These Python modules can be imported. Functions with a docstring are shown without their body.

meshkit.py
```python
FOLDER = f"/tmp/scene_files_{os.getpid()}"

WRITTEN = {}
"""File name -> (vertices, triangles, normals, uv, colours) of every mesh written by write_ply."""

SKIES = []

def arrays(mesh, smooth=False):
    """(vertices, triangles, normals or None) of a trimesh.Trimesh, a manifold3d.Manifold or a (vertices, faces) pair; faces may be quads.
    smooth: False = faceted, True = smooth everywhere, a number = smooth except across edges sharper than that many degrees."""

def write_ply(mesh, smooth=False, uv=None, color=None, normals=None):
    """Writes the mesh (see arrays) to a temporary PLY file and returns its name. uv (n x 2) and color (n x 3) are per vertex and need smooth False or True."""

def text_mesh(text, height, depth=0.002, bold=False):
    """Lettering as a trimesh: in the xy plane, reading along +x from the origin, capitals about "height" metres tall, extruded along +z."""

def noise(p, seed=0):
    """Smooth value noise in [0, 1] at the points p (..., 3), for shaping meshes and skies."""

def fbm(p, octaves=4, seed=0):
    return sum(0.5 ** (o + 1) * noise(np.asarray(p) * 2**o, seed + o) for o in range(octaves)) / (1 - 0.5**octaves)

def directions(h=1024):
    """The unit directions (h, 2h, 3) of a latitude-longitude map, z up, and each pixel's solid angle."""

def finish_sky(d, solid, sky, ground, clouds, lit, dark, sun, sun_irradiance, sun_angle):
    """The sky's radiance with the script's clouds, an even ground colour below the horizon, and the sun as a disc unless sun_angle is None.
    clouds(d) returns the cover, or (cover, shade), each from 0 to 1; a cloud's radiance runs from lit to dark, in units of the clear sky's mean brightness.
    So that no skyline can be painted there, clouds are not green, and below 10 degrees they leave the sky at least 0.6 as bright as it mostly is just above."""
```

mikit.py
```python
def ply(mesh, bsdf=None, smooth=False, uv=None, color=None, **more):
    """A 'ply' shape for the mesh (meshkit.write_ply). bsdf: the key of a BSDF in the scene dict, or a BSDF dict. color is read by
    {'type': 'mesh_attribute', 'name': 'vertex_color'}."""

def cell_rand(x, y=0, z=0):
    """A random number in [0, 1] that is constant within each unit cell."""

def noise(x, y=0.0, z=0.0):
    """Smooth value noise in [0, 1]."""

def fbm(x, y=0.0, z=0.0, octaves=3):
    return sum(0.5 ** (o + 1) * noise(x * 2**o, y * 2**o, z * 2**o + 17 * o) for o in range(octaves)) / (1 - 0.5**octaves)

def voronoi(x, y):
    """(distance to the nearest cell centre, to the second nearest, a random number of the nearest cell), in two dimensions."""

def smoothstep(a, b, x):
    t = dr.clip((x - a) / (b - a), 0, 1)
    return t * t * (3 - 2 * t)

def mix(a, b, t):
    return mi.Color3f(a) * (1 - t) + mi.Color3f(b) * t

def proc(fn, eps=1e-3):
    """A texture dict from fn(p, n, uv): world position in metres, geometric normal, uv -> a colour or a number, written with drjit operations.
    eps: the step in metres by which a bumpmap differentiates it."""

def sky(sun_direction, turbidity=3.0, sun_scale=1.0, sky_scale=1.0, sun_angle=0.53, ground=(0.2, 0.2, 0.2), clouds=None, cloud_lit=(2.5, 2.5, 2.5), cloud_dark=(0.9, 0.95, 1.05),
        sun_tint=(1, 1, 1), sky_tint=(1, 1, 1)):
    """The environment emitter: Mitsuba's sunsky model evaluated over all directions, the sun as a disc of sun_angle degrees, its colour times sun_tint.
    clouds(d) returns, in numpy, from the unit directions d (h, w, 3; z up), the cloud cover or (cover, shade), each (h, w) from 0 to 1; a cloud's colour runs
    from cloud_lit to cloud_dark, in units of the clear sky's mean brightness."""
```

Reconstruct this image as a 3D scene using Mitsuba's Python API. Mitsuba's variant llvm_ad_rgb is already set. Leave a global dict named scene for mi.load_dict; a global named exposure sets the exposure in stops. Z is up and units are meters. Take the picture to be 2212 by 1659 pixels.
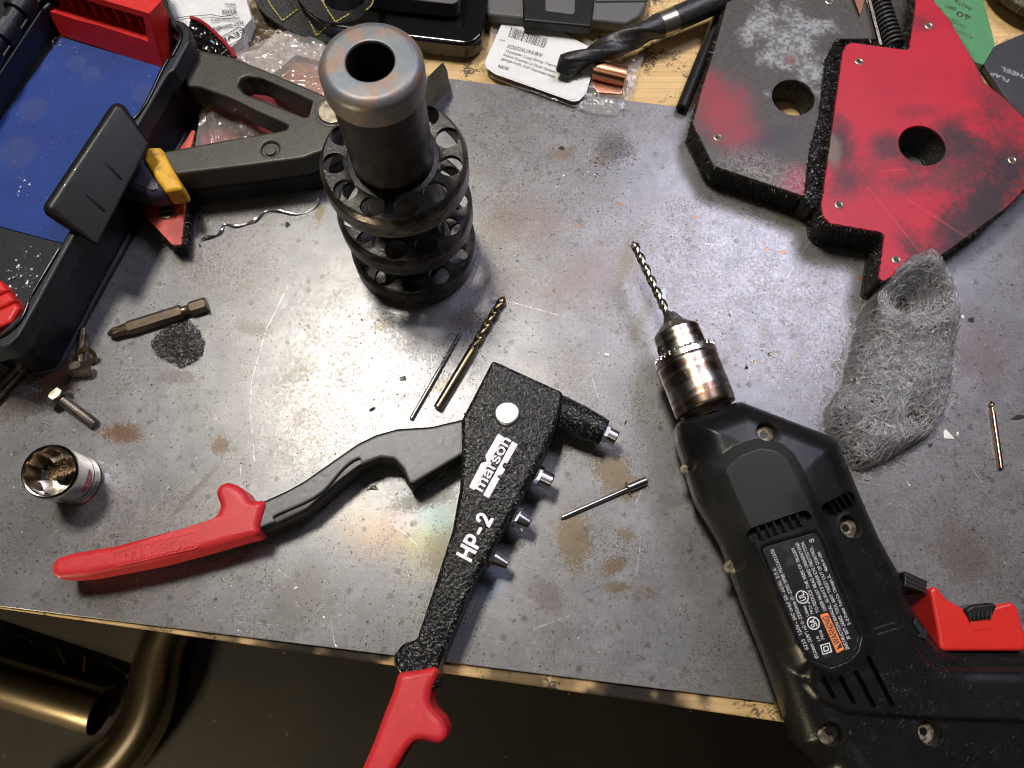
import math, random
import numpy as np, trimesh, shapely, manifold3d, drjit as dr, mitsuba as mi
from scipy.spatial import Delaunay, ConvexHull
from shapely.geometry import Polygon, LineString, Point
import mapbox_earcut
import mikit, meshkit
from mikit import proc, noise, fbm, voronoi, cell_rand, smoothstep, mix
T = mi.ScalarTransform4f
scene, labels = {}, {}
rng = np.random.default_rng(7)

# ---------------------------------------------------------------- camera, lamps, exposure (bench surface z = 0; helper lengths in mm)
H, FOC, TILT = 374.0, 1760.0, 0.32
CT, ST = math.cos(TILT), math.sin(TILT)
scene['camera'] = {'type': 'thinlens', 'fov': math.degrees(2 * math.atan(1106 / FOC)), 'fov_axis': 'x',
    'aperture_radius': 0.0007, 'focus_distance': 0.372, 'near_clip': 0.01, 'far_clip': 20.0,
    'to_world': T().look_at(origin=[0, 0, H / 1000], target=[0, ST, H / 1000 - CT], up=[0, 1, 0])}
exposure = 0.3

def lamp(key, label, centre, aim, size, radiance):
    """A lamp out of view: a shallow housing with a glowing diffuser."""
    to = T().look_at(origin=centre, target=aim, up=[0.1, 0.2, 1])
    w, h = size
    box = trimesh.creation.box((w + .03, h + .03, .03)); box.apply_translation((0, 0, -.018))
    scene[key + '__housing'] = mikit.ply(box, 'mat_lamp_housing', to_world=to)
    q = (np.array([[-w/2, -h/2, 0], [w/2, -h/2, 0], [w/2, h/2, 0], [-w/2, h/2, 0]]), np.array([[0, 1, 2], [0, 2, 3]]))
    scene[key + '__diffuser'] = mikit.ply(q, 'mat_lamp_housing', to_world=to, emitter={'type': 'area', 'radiance': {'type': 'rgb', 'value': radiance}})
    labels[key] = {'label': label, 'category': 'lamp'}
scene['mat_lamp_housing'] = {'type': 'diffuse', 'reflectance': {'type': 'rgb', 'value': [.6, .6, .6]}}
lamp('work_lamp', 'warm white lamp hung above the far side of the bench', [-.32, .64, 1.6], [0, .15, 0], (.30, .25), [86, 81, 73])
lamp('work_lamp_001', 'cool violet white lamp above the right of the bench', [.40, .60, .85], [.1, .15, 0], (.40, .32), [9.0, 8.8, 11.2])
lamp('work_lamp_002', 'large dim unseen fill lamp high behind the worker', [-.5, -.9, 1.6], [0, .1, 0], (.9, .5), [.95, .85, .70])  # unseen fill for the sides that face the camera
lamp('work_lamp_003', 'small yellow lamp added low at the left to light the pipes', [-.75, -.62, -.16], [-.25, -.05, -.62], (.16, .10), [125, 102, 66])  # added to brighten the pipes and floor, no such source seen

# ---------------------------------------------------------------- helpers
def P(u, v, z=0.0):
    """Point of the plane at height z (mm) seen at photo pixel (u, v) of a 2212 px wide picture."""
    a, b = (u - 1106) / FOC, -(v - 829.5) / FOC
    d = np.array([a, b * CT + ST, b * ST - CT])
    t = (H - z) / -d[2]
    return np.array([d[0] * t, d[1] * t, z])

def PP(pts, z=0.0): return np.array([P(u, v, z)[:2] for u, v in pts])
def Zm(ox, oy, k):
    """Converter for points read off an enlarged crop of the photo."""
    return lambda pts: [((ox + x / k) * .8848, (oy + y / k) * .8848) for x, y in pts]

def numbered(key):
    if key not in scene: return key
    i = 1
    while f'{key}_{i:03d}' in scene: i += 1
    return f'{key}_{i:03d}'

def vf(m):
    if hasattr(m, 'to_mesh'):
        q = m.to_mesh(); return np.array(q.vert_properties[:, :3], float), np.array(q.tri_verts)
    if isinstance(m, (tuple, list)):
        v, f = np.asarray(m[0], float), np.asarray(m[1], int)
        if f.shape[1] == 4: f = np.vstack([f[:, [0, 1, 2]], f[:, [0, 2, 3]]])
        return v, f
    return np.array(m.vertices, float), np.array(m.faces)

def join(ms):
    V, F, n = [], [], 0
    for m in ms:
        v, f = vf(m); V.append(v); F.append(f + n); n += len(v)
    return np.vstack(V), np.vstack(F)

def obj(key, m, mat, smooth=35, merge=True, **kw):
    key = numbered(key)
    v, f = vf(m)
    t = trimesh.Trimesh(v * .001, f, process=False)
    if merge and smooth: t.merge_vertices(digits_vertex=7)
    if smooth: t.update_faces(t.nondegenerate_faces())
    scene[key] = mikit.ply(t, 'mat_' + mat, smooth=smooth, **kw)
    return key

def thing(key, label, cat, group=None, kind=None):
    labels[key] = {'label': label}
    if cat: labels[key]['category'] = cat
    if group: labels[key]['group'] = group
    if kind: labels[key]['kind'] = kind
    return key

def resample(xy, step):
    xy = np.asarray(xy, float)
    ls = LineString(np.vstack([xy, xy[:1]]))
    n = max(12, int(ls.length / step))
    return np.array([ls.interpolate(i / n, normalized=True).coords[0] for i in range(n)])

def big(g): return g if g.geom_type == 'Polygon' else max(g.geoms, key=lambda q: q.area)
def rnd(xy, r=2.0, step=1.2):
    p = Polygon(xy).buffer(0)
    p = big(p.buffer(r, 8).buffer(-2 * r, 8).buffer(r, 8))
    q = np.array(p.exterior.coords)[:-1]
    if not p.exterior.is_ccw: q = q[::-1]
    return resample(q, step)

def normals2(q):
    d = np.roll(q, -1, 0) - np.roll(q, 1, 0)
    n = np.stack([d[:, 1], -d[:, 0]], 1)
    n /= np.linalg.norm(n, axis=1, keepdims=True) + 1e-9
    return n

def earcut(outer, holes=()):
    rings = [outer, *holes]
    v = np.vstack(rings)
    return v, mapbox_earcut.triangulate_float64(v, np.cumsum([len(r) for r in rings]).astype(np.uint32)).reshape(-1, 3)

def slab(outline, z0, z1, bev=1.0, holes=(), steps=4, bot=0.0, zf=None):
    """A plate of the given outline (CCW n x 2) from z0 to z1 with rounded upper (and lower) edges; holes are CCW outlines."""
    prof = []
    if bot: prof += [(bot * (1 - math.cos(a)), z0 + bot * (1 - math.sin(a))) for a in np.linspace(0, math.pi / 2, steps)]
    else: prof += [(0, z0)]
    prof = [(bot - o if False else o, z) for o, z in prof]
    if bot: prof = [(bot * (1 - math.sin(a)), z0 + bot * (1 - math.cos(a))) for a in np.linspace(0, math.pi / 2, steps)]
    if bev: prof += [(bev * (1 - math.cos(a)), z1 - bev * (1 - math.sin(a))) for a in np.linspace(0, math.pi / 2, steps)]
    else: prof += [(0, z1)]
    V, F, n0, tops, bots = [], [], 0, [], []
    for k, q in enumerate([outline, *holes]):
        q = np.asarray(q, float); nn = normals2(q) * (1 if k == 0 else -1); n = len(q)
        for j, (o, z) in enumerate(prof):
            V.append(np.column_stack([q - nn * o, np.full(n, z)]))
        i = np.arange(n)
        for j in range(len(prof) - 1):
            a, b = n0 + j * n + i, n0 + j * n + (i + 1) % n
            c, d = a + n, b + n
            ff = np.vstack([np.stack([a, b, d], 1), np.stack([a, d, c], 1)])
            F.append(ff if k == 0 else ff[:, ::-1])
        tops.append(V[-1][:, :2]); bots.append(V[-len(prof)][:, :2]); n0 += n * len(prof)
    for rings, z, flip in ((tops, z1, 1), (bots, z0, -1)):
        _, f = earcut(np.asarray(outline, float), [np.asarray(h, float) for h in holes])
        v = np.vstack(rings); t = np.column_stack([np.vstack([outline, *holes]), np.zeros(len(v))])[f]; ar = np.cross(t[:, 1] - t[:, 0], t[:, 2] - t[:, 0])[:, 2]
        f = np.where((ar * flip > 0)[:, None], f, f[:, ::-1])
        V.append(np.column_stack([v, np.full(len(v), z)])); F.append(f + n0); n0 += len(v)
    V = np.vstack(V)
    if zf is not None: V[:, 2] = zf(V)
    return V, np.vstack(F)

def relief(outline, zf, step, feats=(), skirt=((0, 0),), holes=()):
    """A shell over an outline: upper surface zf(xy, distance to the rim), walls following skirt = [(inset, z), ...] below it."""
    q = resample(outline, step * .7); poly = Polygon(q, [h for h in holes]); ext = LineString(np.vstack([q, q[:1]]))
    pts = [q]
    for h in holes: pts.append(resample(h, step * .5))
    for k in (.5, 1.2, 2.2):
        g = big(poly.buffer(-k * step))
        pts.append(resample(np.array(g.exterior.coords)[:-1], step * .8))
    inn = poly.buffer(-2.6 * step)
    x0, y0, x1, y1 = poly.bounds
    gx, gy = np.meshgrid(np.arange(x0, x1, step), np.arange(y0, y1, step * .87))
    gx[1::2] += step / 2
    g = np.column_stack([gx.ravel(), gy.ravel()]); g = g[shapely.contains_xy(inn, g[:, 0], g[:, 1])]
    for ft, e in feats:
        fp = Polygon(ft)
        near = np.abs(shapely.distance(shapely.points(g), fp.exterior)) < step * .6
        g = g[~near]
        for s in (e, -e, e * 3, -e * 3):
            b = fp.buffer(s)
            if b.is_empty: continue
            r = resample(np.array(big(b).exterior.coords)[:-1], step * .55)
            pts.append(r[shapely.contains_xy(poly, r[:, 0], r[:, 1])])
    pts.append(g)
    xy = np.vstack(pts); _, idx = np.unique(np.round(xy, 3), axis=0, return_index=True); idx.sort(); xy = xy[idx]
    nb = len(q)
    tri = Delaunay(xy).simplices
    c = xy[tri].mean(1); tri = tri[shapely.contains_xy(poly, c[:, 0], c[:, 1])]
    t = np.column_stack([xy, np.zeros(len(xy))])[tri]; ar = np.cross(t[:, 1] - t[:, 0], t[:, 2] - t[:, 0])[:, 2]
    tri = tri[np.abs(ar) > 1e-5]; ar = ar[np.abs(ar) > 1e-5]
    tri = np.where((ar > 0)[:, None], tri, tri[:, ::-1])
    d = shapely.distance(shapely.points(xy), ext)
    V = [np.column_stack([xy, zf(xy, d)])]; F = [tri]; n0 = len(xy)
    nn = normals2(q); i = np.arange(nb); prev = i
    for o, z in skirt:
        V.append(np.column_stack([q - nn * o, np.full(nb, z)])); cur = n0 + i; n0 += nb
        a, b = cur, np.roll(cur, -1); cc, dd = prev, np.roll(prev, -1)
        F += [np.stack([a, b, dd], 1), np.stack([a, dd, cc], 1)]; prev = cur
    return np.vstack(V), np.vstack(F)

def frame(p0, p1, up=(0, 0, 1)):
    z = np.asarray(p1, float) - p0; L = np.linalg.norm(z); z = z / L
    x = np.cross(up, z)
    if np.linalg.norm(x) < 1e-6: x = np.array([1.0, 0, 0])
    x /= np.linalg.norm(x); y = np.cross(z, x)
    return np.column_stack([x, y, z]), np.asarray(p0, float), L

def grid_faces(n, m, close=True):
    i, j = np.meshgrid(np.arange(n - 1), np.arange(m if close else m - 1), indexing='ij'); j2 = (j + 1) % m
    a, b, c, d = i * m + j, i * m + j2, (i + 1) * m + j2, (i + 1) * m + j
    return np.stack([a, b, c, d], -1).reshape(-1, 4)

def rev(prof, p0, p1, seg=48):
    """Body of revolution: prof = [(s along the axis from p0, radius)]."""
    R, o, L = frame(p0, p1); a = np.arange(seg) * 2 * math.pi / seg
    rows = [np.column_stack([r * np.cos(a), r * np.sin(a), np.full(seg, s)]) for s, r in prof]
    v = np.vstack(rows) @ R.T + o
    return v, grid_faces(len(prof), seg)

def loft(sections, close=True, caps=True):
    """Sections: list of (m x 3) rings."""
    n, m = len(sections), len(sections[0])
    v = np.vstack(sections); f = vf((v, grid_faces(n, m, close)))[1]
    if caps:
        for k, s in ((0, sections[0]), (n - 1, sections[-1])):
            c = len(v); v = np.vstack([v, s.mean(0)]); i = k * m + np.arange(m)
            t = np.stack([i, np.roll(i, -1), np.full(m, c)], 1)
            f = np.vstack([f, t[:, ::-1] if k == 0 else t])
    return v, f

def tube(pts, r, seg=12, caps=True):
    p = np.asarray(pts, float); t = np.gradient(p, axis=0); t /= np.linalg.norm(t, axis=1, keepdims=True) + 1e-12
    r = np.broadcast_to(r, len(p)); a = np.arange(seg) * 2 * math.pi / seg
    u = np.cross(t[0], [0, 0, 1.0])
    if np.linalg.norm(u) < .1: u = np.cross(t[0], [0, 1.0, 0])
    secs = []
    for k in range(len(p)):
        u = u - t[k] * (u @ t[k]); u /= np.linalg.norm(u); w = np.cross(t[k], u)
        secs.append(p[k] + r[k] * (np.outer(np.cos(a), u) + np.outer(np.sin(a), w)))
    return loft(secs, True, caps)

def spline(pts, n=60):
    from scipy.interpolate import CubicSpline
    p = np.asarray(pts, float); s = np.r_[0, np.cumsum(np.linalg.norm(np.diff(p, axis=0), axis=1))]
    return CubicSpline(s, p)(np.linspace(0, s[-1], n))

def balls(pts, r, seg=20):
    r = np.broadcast_to(r, len(pts))
    return manifold3d.Manifold.batch_hull([manifold3d.Manifold.sphere(float(q), seg).translate(tuple(map(float, p))) for p, q in zip(pts, r)])

def hull(pts):
    return manifold3d.Manifold.hull_points(np.asarray(pts, float))

def twist(p0, p1, r, pitch, flute=.45, tip=1.2, seg=28, roll=0.0, shank_from=None, rs=None, core=None):
    """Twist drill from its point p0 to p1: two helical flutes up to shank_from (mm from the point), then a round shank."""
    R, o, L = frame(p0, p1); a = np.arange(seg) * 2 * math.pi / seg; secs = []
    sf = L if shank_from is None else shank_from
    ss = np.r_[np.linspace(0, tip * r, 5), np.arange(tip * r + .4, sf, max(.25, pitch / 40)), np.linspace(sf, L - .4, 8), L - .01, L]
    for s in np.unique(ss):
        k = np.clip((sf - s) / (r * 1.5), 0, 1); g = 1 - flute * k * np.clip(np.abs(np.cos(a)) * 2.6 - 1.45, 0, 1) ** .7
        rr = r if s < sf or rs is None else rs
        rr *= min(1, .12 + .9 * s / (tip * r)) * (1 if s < L - .3 else .85)
        rot = roll + 2 * math.pi * min(s, sf) / pitch
        secs.append(np.column_stack([rr * g * np.cos(a + rot), rr * g * np.sin(a + rot), np.full(seg, s)]) @ R.T + o)
    return loft(secs)

def thread(p0, p1, r, pitch, depth=.35, seg=28, per=8):
    R, o, L = frame(p0, p1); a = np.arange(seg) * 2 * math.pi / seg; secs = []
    for s in np.arange(0, L + 1e-6, pitch / per):
        w = np.abs(((s / pitch - a / (2 * math.pi)) % 1) * 2 - 1)
        rr = (r - depth * w) * min(1, .8 + .2 * min(s, L - s) / pitch)
        secs.append(np.column_stack([rr * np.cos(a), rr * np.sin(a), np.full(seg, s)]) @ R.T + o)
    return loft(secs)

def hexbar(p0, p1, af, cham=.6, roll=0.0, fine=6):
    """Hexagonal bar (af across flats) with turned chamfers at both ends."""
    R, o, L = frame(p0, p1); rc = af / math.sqrt(3)
    hx = manifold3d.Manifold.cylinder(L, rc, rc, 6).rotate((0, 0, math.degrees(roll)))
    pr = np.array([[0, 0], [af / 2 * .97, 0], [rc * 1.01, cham], [rc * 1.01, L - cham], [af / 2 * .97, L], [0, L]])
    cone = manifold3d.Manifold.revolve(manifold3d.CrossSection([pr]), 48)
    v, f = vf(hx ^ cone)
    return v @ R.T + o, f

def text(txt, height, at, along, upv=None, depth=.15, bold=False, width=None):
    """Lettering lying in the plane spanned by the direction along and upv (mm), capitals height tall, stretched to width if given."""
    m = meshkit.text_mesh(txt, height, depth, bold); v, f = vf(m)
    if width: v[:, 0] *= width / max(v[:, 0].max(), 1e-6)
    x = np.asarray(along, float); x = x / np.linalg.norm(x)
    y = np.cross([0, 0, 1.0], x) if upv is None else np.asarray(upv, float)
    y = y - x * (x @ y); y /= np.linalg.norm(y); z = np.cross(x, y)
    return v @ np.column_stack([x, y, z]).T + np.asarray(at, float), f

def text_uv(txt, a, b, z, height, **k):
    """Lettering whose baseline runs between two photo pixels on the plane z."""
    p, q = P(*a, z), P(*b, z)
    return text(txt, height, p, q - p, width=np.linalg.norm(q - p), **k)

def disc(c, r, z0, z1, bev=.3, seg=40):
    a = np.arange(seg) * 2 * math.pi / seg
    return slab(np.column_stack([c[0] + r * np.cos(a), c[1] + r * np.sin(a)]), z0, z1, bev)

def circ(c, r, seg=48, ry=None, rot=0):
    a = np.arange(seg) * 2 * math.pi / seg; ry = ry or r
    x, y = r * np.cos(a), ry * np.sin(a)
    return np.column_stack([c[0] + x * math.cos(rot) - y * math.sin(rot), c[1] + x * math.sin(rot) + y * math.cos(rot)])

def ribbon(a, b, t, n=60, ribs=0, h=.25):
    """A strap between two edge curves (k x 3 each), t thick, with lengthwise ribs."""
    A, B = spline(a, n), spline(b, n); m = max(2, ribs * 4 + 1); secs = []
    for p, q in zip(A, B):
        w = np.linspace(0, 1, m); top = p + np.outer(w, q - p)
        if ribs: top[:, 2] += h * np.abs(np.sin(w * math.pi * ribs))
        bot = top[::-1].copy(); bot[:, 2] = np.linspace(q[2], p[2], m) - t
        secs.append(np.vstack([top, bot]))
    return loft(secs)

def ring_part(c, r0, r1, z0, z1, seg=28):
    a = np.arange(seg) * 2 * math.pi / seg; prof = [(r0, z0), (r1, z0), (r1, z1 - .2), ((r0 + r1) / 2, z1), (r0, z1 - .25), (r0, z0)]
    v = np.vstack([np.column_stack([c[0] + r * np.cos(a), c[1] + r * np.sin(a), np.full(seg, z)]) for r, z in prof])
    return v, grid_faces(len(prof), seg)

def grains(n, gen, s0, s1, flat=1.0, seed=1):
    """n small angular grains at the points gen(rng, n), s0..s1 mm in size."""
    r = np.random.default_rng(seed); c = gen(r, n); V, F = [], []
    base = np.array([[1, 0, -.5], [-.6, .8, -.5], [-.6, -.8, -.5], [.1, .1, .9]]); fb = np.array([[0, 2, 1], [0, 1, 3], [1, 2, 3], [2, 0, 3]])
    s = s0 + (s1 - s0) * r.random(n) ** 3
    M = r.normal(size=(n, 3, 3)); Q = np.linalg.qr(M)[0]
    v = (base[None] * (.6 + .8 * r.random((n, 4, 1)))) @ Q
    v[:, :, 2] *= flat
    v = v * s[:, None, None] + c[:, None, :]
    v[:, :, 2] = np.maximum(v[:, :, 2], .02)
    return v.reshape(-1, 3), (fb[None] + 4 * np.arange(n)[:, None, None]).reshape(-1, 3)
# ---------------------------------------------------------------- materials
def pbr(key, color, rough=.5, metal=0.0, bump=None, eps=2e-4, **kw):
    b = {'type': 'principled', 'roughness': rough if not callable(rough) else proc(rough), 'metallic': metal if not callable(metal) else proc(metal)}
    b['base_color'] = proc(color) if callable(color) else {'type': 'rgb', 'value': list(color)}
    b.update(kw)
    if bump:
        fn, sc = bump
        b = {'type': 'bumpmap', 'arbitrary': proc(fn, eps), 'scale': sc, 'bsdf': b}
    scene['mat_' + key] = {'type': 'twosided', 'bsdf': b}

def mm(p): return p.x * 1000, p.y * 1000, p.z * 1000

def blob(x, y, c, rx, ry, rot, wob, n=.45, soft=.35):
    """Soft mask of an irregular stain: wob is a noise value in [0, 1]."""
    ca, sa = math.cos(rot), math.sin(rot)
    dx, dy = x - float(c[0]), y - float(c[1])
    u, v = (dx * ca + dy * sa) / rx, (-dx * sa + dy * ca) / ry
    return 1 - smoothstep(1 - soft, 1 + soft, dr.sqrt(u * u + v * v) + n * 2 * (wob - .5))

def seg_d(x, y, a, b):
    ax, ay, bx, by = float(a[0]), float(a[1]), float(b[0]), float(b[1])
    L2 = (bx - ax) ** 2 + (by - ay) ** 2 + 1e-9
    t = dr.clip(((x - ax) * (bx - ax) + (y - ay) * (by - ay)) / L2, 0, 1)
    return dr.sqrt(dr.square(x - ax - t * (bx - ax)) + dr.square(y - ay - t * (by - ay)))

RUST, BROWN, DUST = (.16, .075, .035), (.15, .10, .06), (.20, .145, .075)
STAINS_SHADE = [  # photo px, radii mm, turn, colour, strength
    (265, 937, 9, 4.6, -.1, (.19, .105, .06), .8), (475, 962, 4, 4.4, 0, BROWN, .7), (690, 462, 2.2, 6, 0, DUST, .7),
    (1322, 1015, 8, 9, .3, DUST, .75), (1352, 1055, 9, 6, .2, DUST, .6), (1241, 1168, 7.5, 12, .15, DUST, .75), (1328, 1221, 6, 3.5, .5, DUST, .8),
    (1353, 1155, 4, 3.5, .4, DUST, .7), (1336, 1269, 5.5, 2.2, 0, DUST, .7), (1395, 1280, 5, 3, 0, DUST, .4),
    (118, 803, 10, 14, .2, (.10, .045, .02), .85), (48, 876, 12, 7, .2, BROWN, .55), (545, 710, 9, 3.5, -.3, (.14, .13, .11), .5),
    (385, 815, 9, 3, 0, (.15, .13, .10), .45), (640, 810, 8, 4, .5, (.15, .145, .13), .6), (400, 555, 8, 6, .4, (.14, .12, .09), .45),
    (914, 1080, 14, 4.2, .25, (.10, .10, .09), .75), (960, 1200, 9, 11, .2, (.15, .11, .05), .5), (1185, 1290, 7, 7, 0, (.17, .13, .13), .5),
    (1270, 600, 22, 14, .5, (.22, .17, .15), .45), (1150, 480, 16, 12, .2, (.22, .16, .14), .4), (1330, 318, 9, 8, 0, (.10, .095, .085), .65),
    (1215, 330, 6, 3.5, .3, (.20, .15, .09), .6), (1080, 480, 10, 14, .3, (.20, .16, .11), .4), (1300, 345, 5, 4, .3, (.18, .13, .08), .5),
    (1730, 470, 12, 6, -.2, (.17, .13, .07), .5), (1355, 560, 3, 14, -.35, (.19, .165, .10), .6), (1385, 690, 3, 14, -.4, (.19, .17, .11), .5),  # last two: olive shadow of the chuck bit painted in
    (960, 830, 8, 3, .3, (.16, .13, .07), .55), (830, 700, 6, 3, .3, (.2, .17, .11), .5), (1010, 690, 9, 5, .2, (.13, .11, .08), .6),
    (640, 1300, 14, 12, .5, (.20, .19, .17), .55), (240, 1290, 7, 12, .1, (.19, .185, .17), .6), (1080, 620, 12, 9, 0, (.19, .15, .14), .4),
    (2120, 760, 14, 20, .2, (.20, .14, .13), .45), (2080, 1190, 10, 12, 0, (.19, .12, .08), .4), (420, 1060, 12, 1.5, .9, (.14, .13, .12), .5)]
RUSTDOTS = [(1338, 440, 1.3), (1253, 485, 1.2), (1504, 469, .9), (1510, 470, .6), (1660, 488, .8), (1655, 540, 1.2), (1862, 600, 1.6), (1690, 545, 1.4), (1830, 560, 1.1), (460, 1136, 1.6), (1650, 525, .8)]
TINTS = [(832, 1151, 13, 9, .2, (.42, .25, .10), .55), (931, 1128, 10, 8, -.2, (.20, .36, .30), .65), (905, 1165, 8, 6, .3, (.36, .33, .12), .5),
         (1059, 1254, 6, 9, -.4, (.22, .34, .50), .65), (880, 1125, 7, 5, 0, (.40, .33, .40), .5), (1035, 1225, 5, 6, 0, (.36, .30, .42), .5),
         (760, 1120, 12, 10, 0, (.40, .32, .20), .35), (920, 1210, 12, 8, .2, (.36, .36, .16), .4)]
SCR = [[(621, 620), (576, 710), (544, 819), (540, 883), (550, 995)], [(690, 715), (640, 762), (622, 805)], [(715, 1340), (722, 1390), (760, 1425)],
       [(520, 1000), (520, 1030)], [(848, 1130), (905, 1180)], [(1370, 1095), (1385, 1060)], [(1385, 1160), (1375, 1240)], [(1060, 640), (1240, 690)],
       [(700, 690), (760, 640)], [(1450, 520), (1560, 530)], [(1520, 640), (1660, 632)], [(1150, 1360), (1230, 1330)], [(470, 1340), (600, 1350)], [(330, 1100), (365, 1050)],
       [(1700, 600), (1750, 520)], [(960, 1260), (990, 1285)], [(1280, 820), (1300, 880)], [(2090, 1000), (2120, 1040)], [(650, 1270), (600, 1230)]]
SCRW = [.28, .2, .3, .2, .25, .25, .2, .22, .2, .18, .18, .2, .15, .2, .2, .2, .2, .2, .2]

def plate_color(p, n, uv):
    x, y, z = mm(p)
    w1 = fbm(x * .10, y * .10, 0, 3); w2 = fbm(x * .45 + 31, y * .45, 0, 3); w3 = noise(x * 2.3, y * 2.3)
    wob = w1 * .35 + w2 * .45 + w3 * .2
    c = mix((.182, .181, .183), (.218, .216, .217), smoothstep(.25, .75, w1))
    c = c * (.92 + .16 * w2) * (.88 + .24 * noise(x * 3.7, y * 3.7))
    brush = noise(x * .06 + y * .01, y * 4.5 + x * .3)
    c = c * (.93 + .14 * brush)
    rb = smoothstep(.40, .62, fbm(x * .022 + 4.2, y * .022 + 1.7, 5, 3)) * smoothstep(.48, .62, w2 * .5 + .5 * noise(x * 1.1 + 20, y * 1.1))
    c = mix(c, (.14, .105, .066), .42 * rb)                                             # light speckled rust
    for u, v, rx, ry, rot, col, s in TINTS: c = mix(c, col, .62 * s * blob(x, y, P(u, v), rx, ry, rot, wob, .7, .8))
    for u, v, rx, ry, rot, col, s in STAINS_SHADE: c = mix(c, tuple(.72 * k for k in col), min(.95, 1.2 * s) * blob(x, y, P(u, v), rx, ry, rot, wob * .6 + .4 * w3, 1.0, .3))
    for u, v, r in RUSTDOTS: c = mix(c, (.30, .11, .04), .8 * blob(x, y, P(u, v), r, r * .8, 0, w3, .9, .3))
    # spots of spatter at three sizes
    for sc, r, th, col in ((.09, .13, .70, (.10, .095, .085)), (.30, .15, .82, (.075, .065, .055)), (1.1, .22, .84, (.06, .05, .042))):
        d, _, k = voronoi(x * sc + 3.7, y * sc + 1.3)
        rr = r * (.25 + k)
        c = mix(c, col, dr.select(k > th, .72, 0.0) * (1 - smoothstep(rr * .6, rr, d + .12 * (w3 - .5))))
    sp = smoothstep(.60, .74, noise(x * 2.6 + 9, y * 2.6) * .6 + w1 * .4)
    c = mix(c, (.07, .060, .048), .75 * sp * smoothstep(.46, .66, fbm(x * .045 + 11, y * .045, 2, 3)))
    for L, w in zip(SCR, SCRW):
        q = [P(*a) for a in L]
        d = seg_d(x, y, q[0], q[1])
        for a, b in zip(q[1:-1], q[2:]): d = dr.minimum(d, seg_d(x, y, a, b))
        c = mix(c, (.62, .60, .56), (.55 * smoothstep(.25, .7, w2)) * (1 - smoothstep(w * .4, w, d)))
    return c
def plate_rough(p, n, uv):
    x, y, z = mm(p)
    return .355 + .08 * (fbm(x * .12 + 5, y * .12, 0, 3) - .5) + .12 * (noise(x * 1.3, y * 1.3) - .5)
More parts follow.
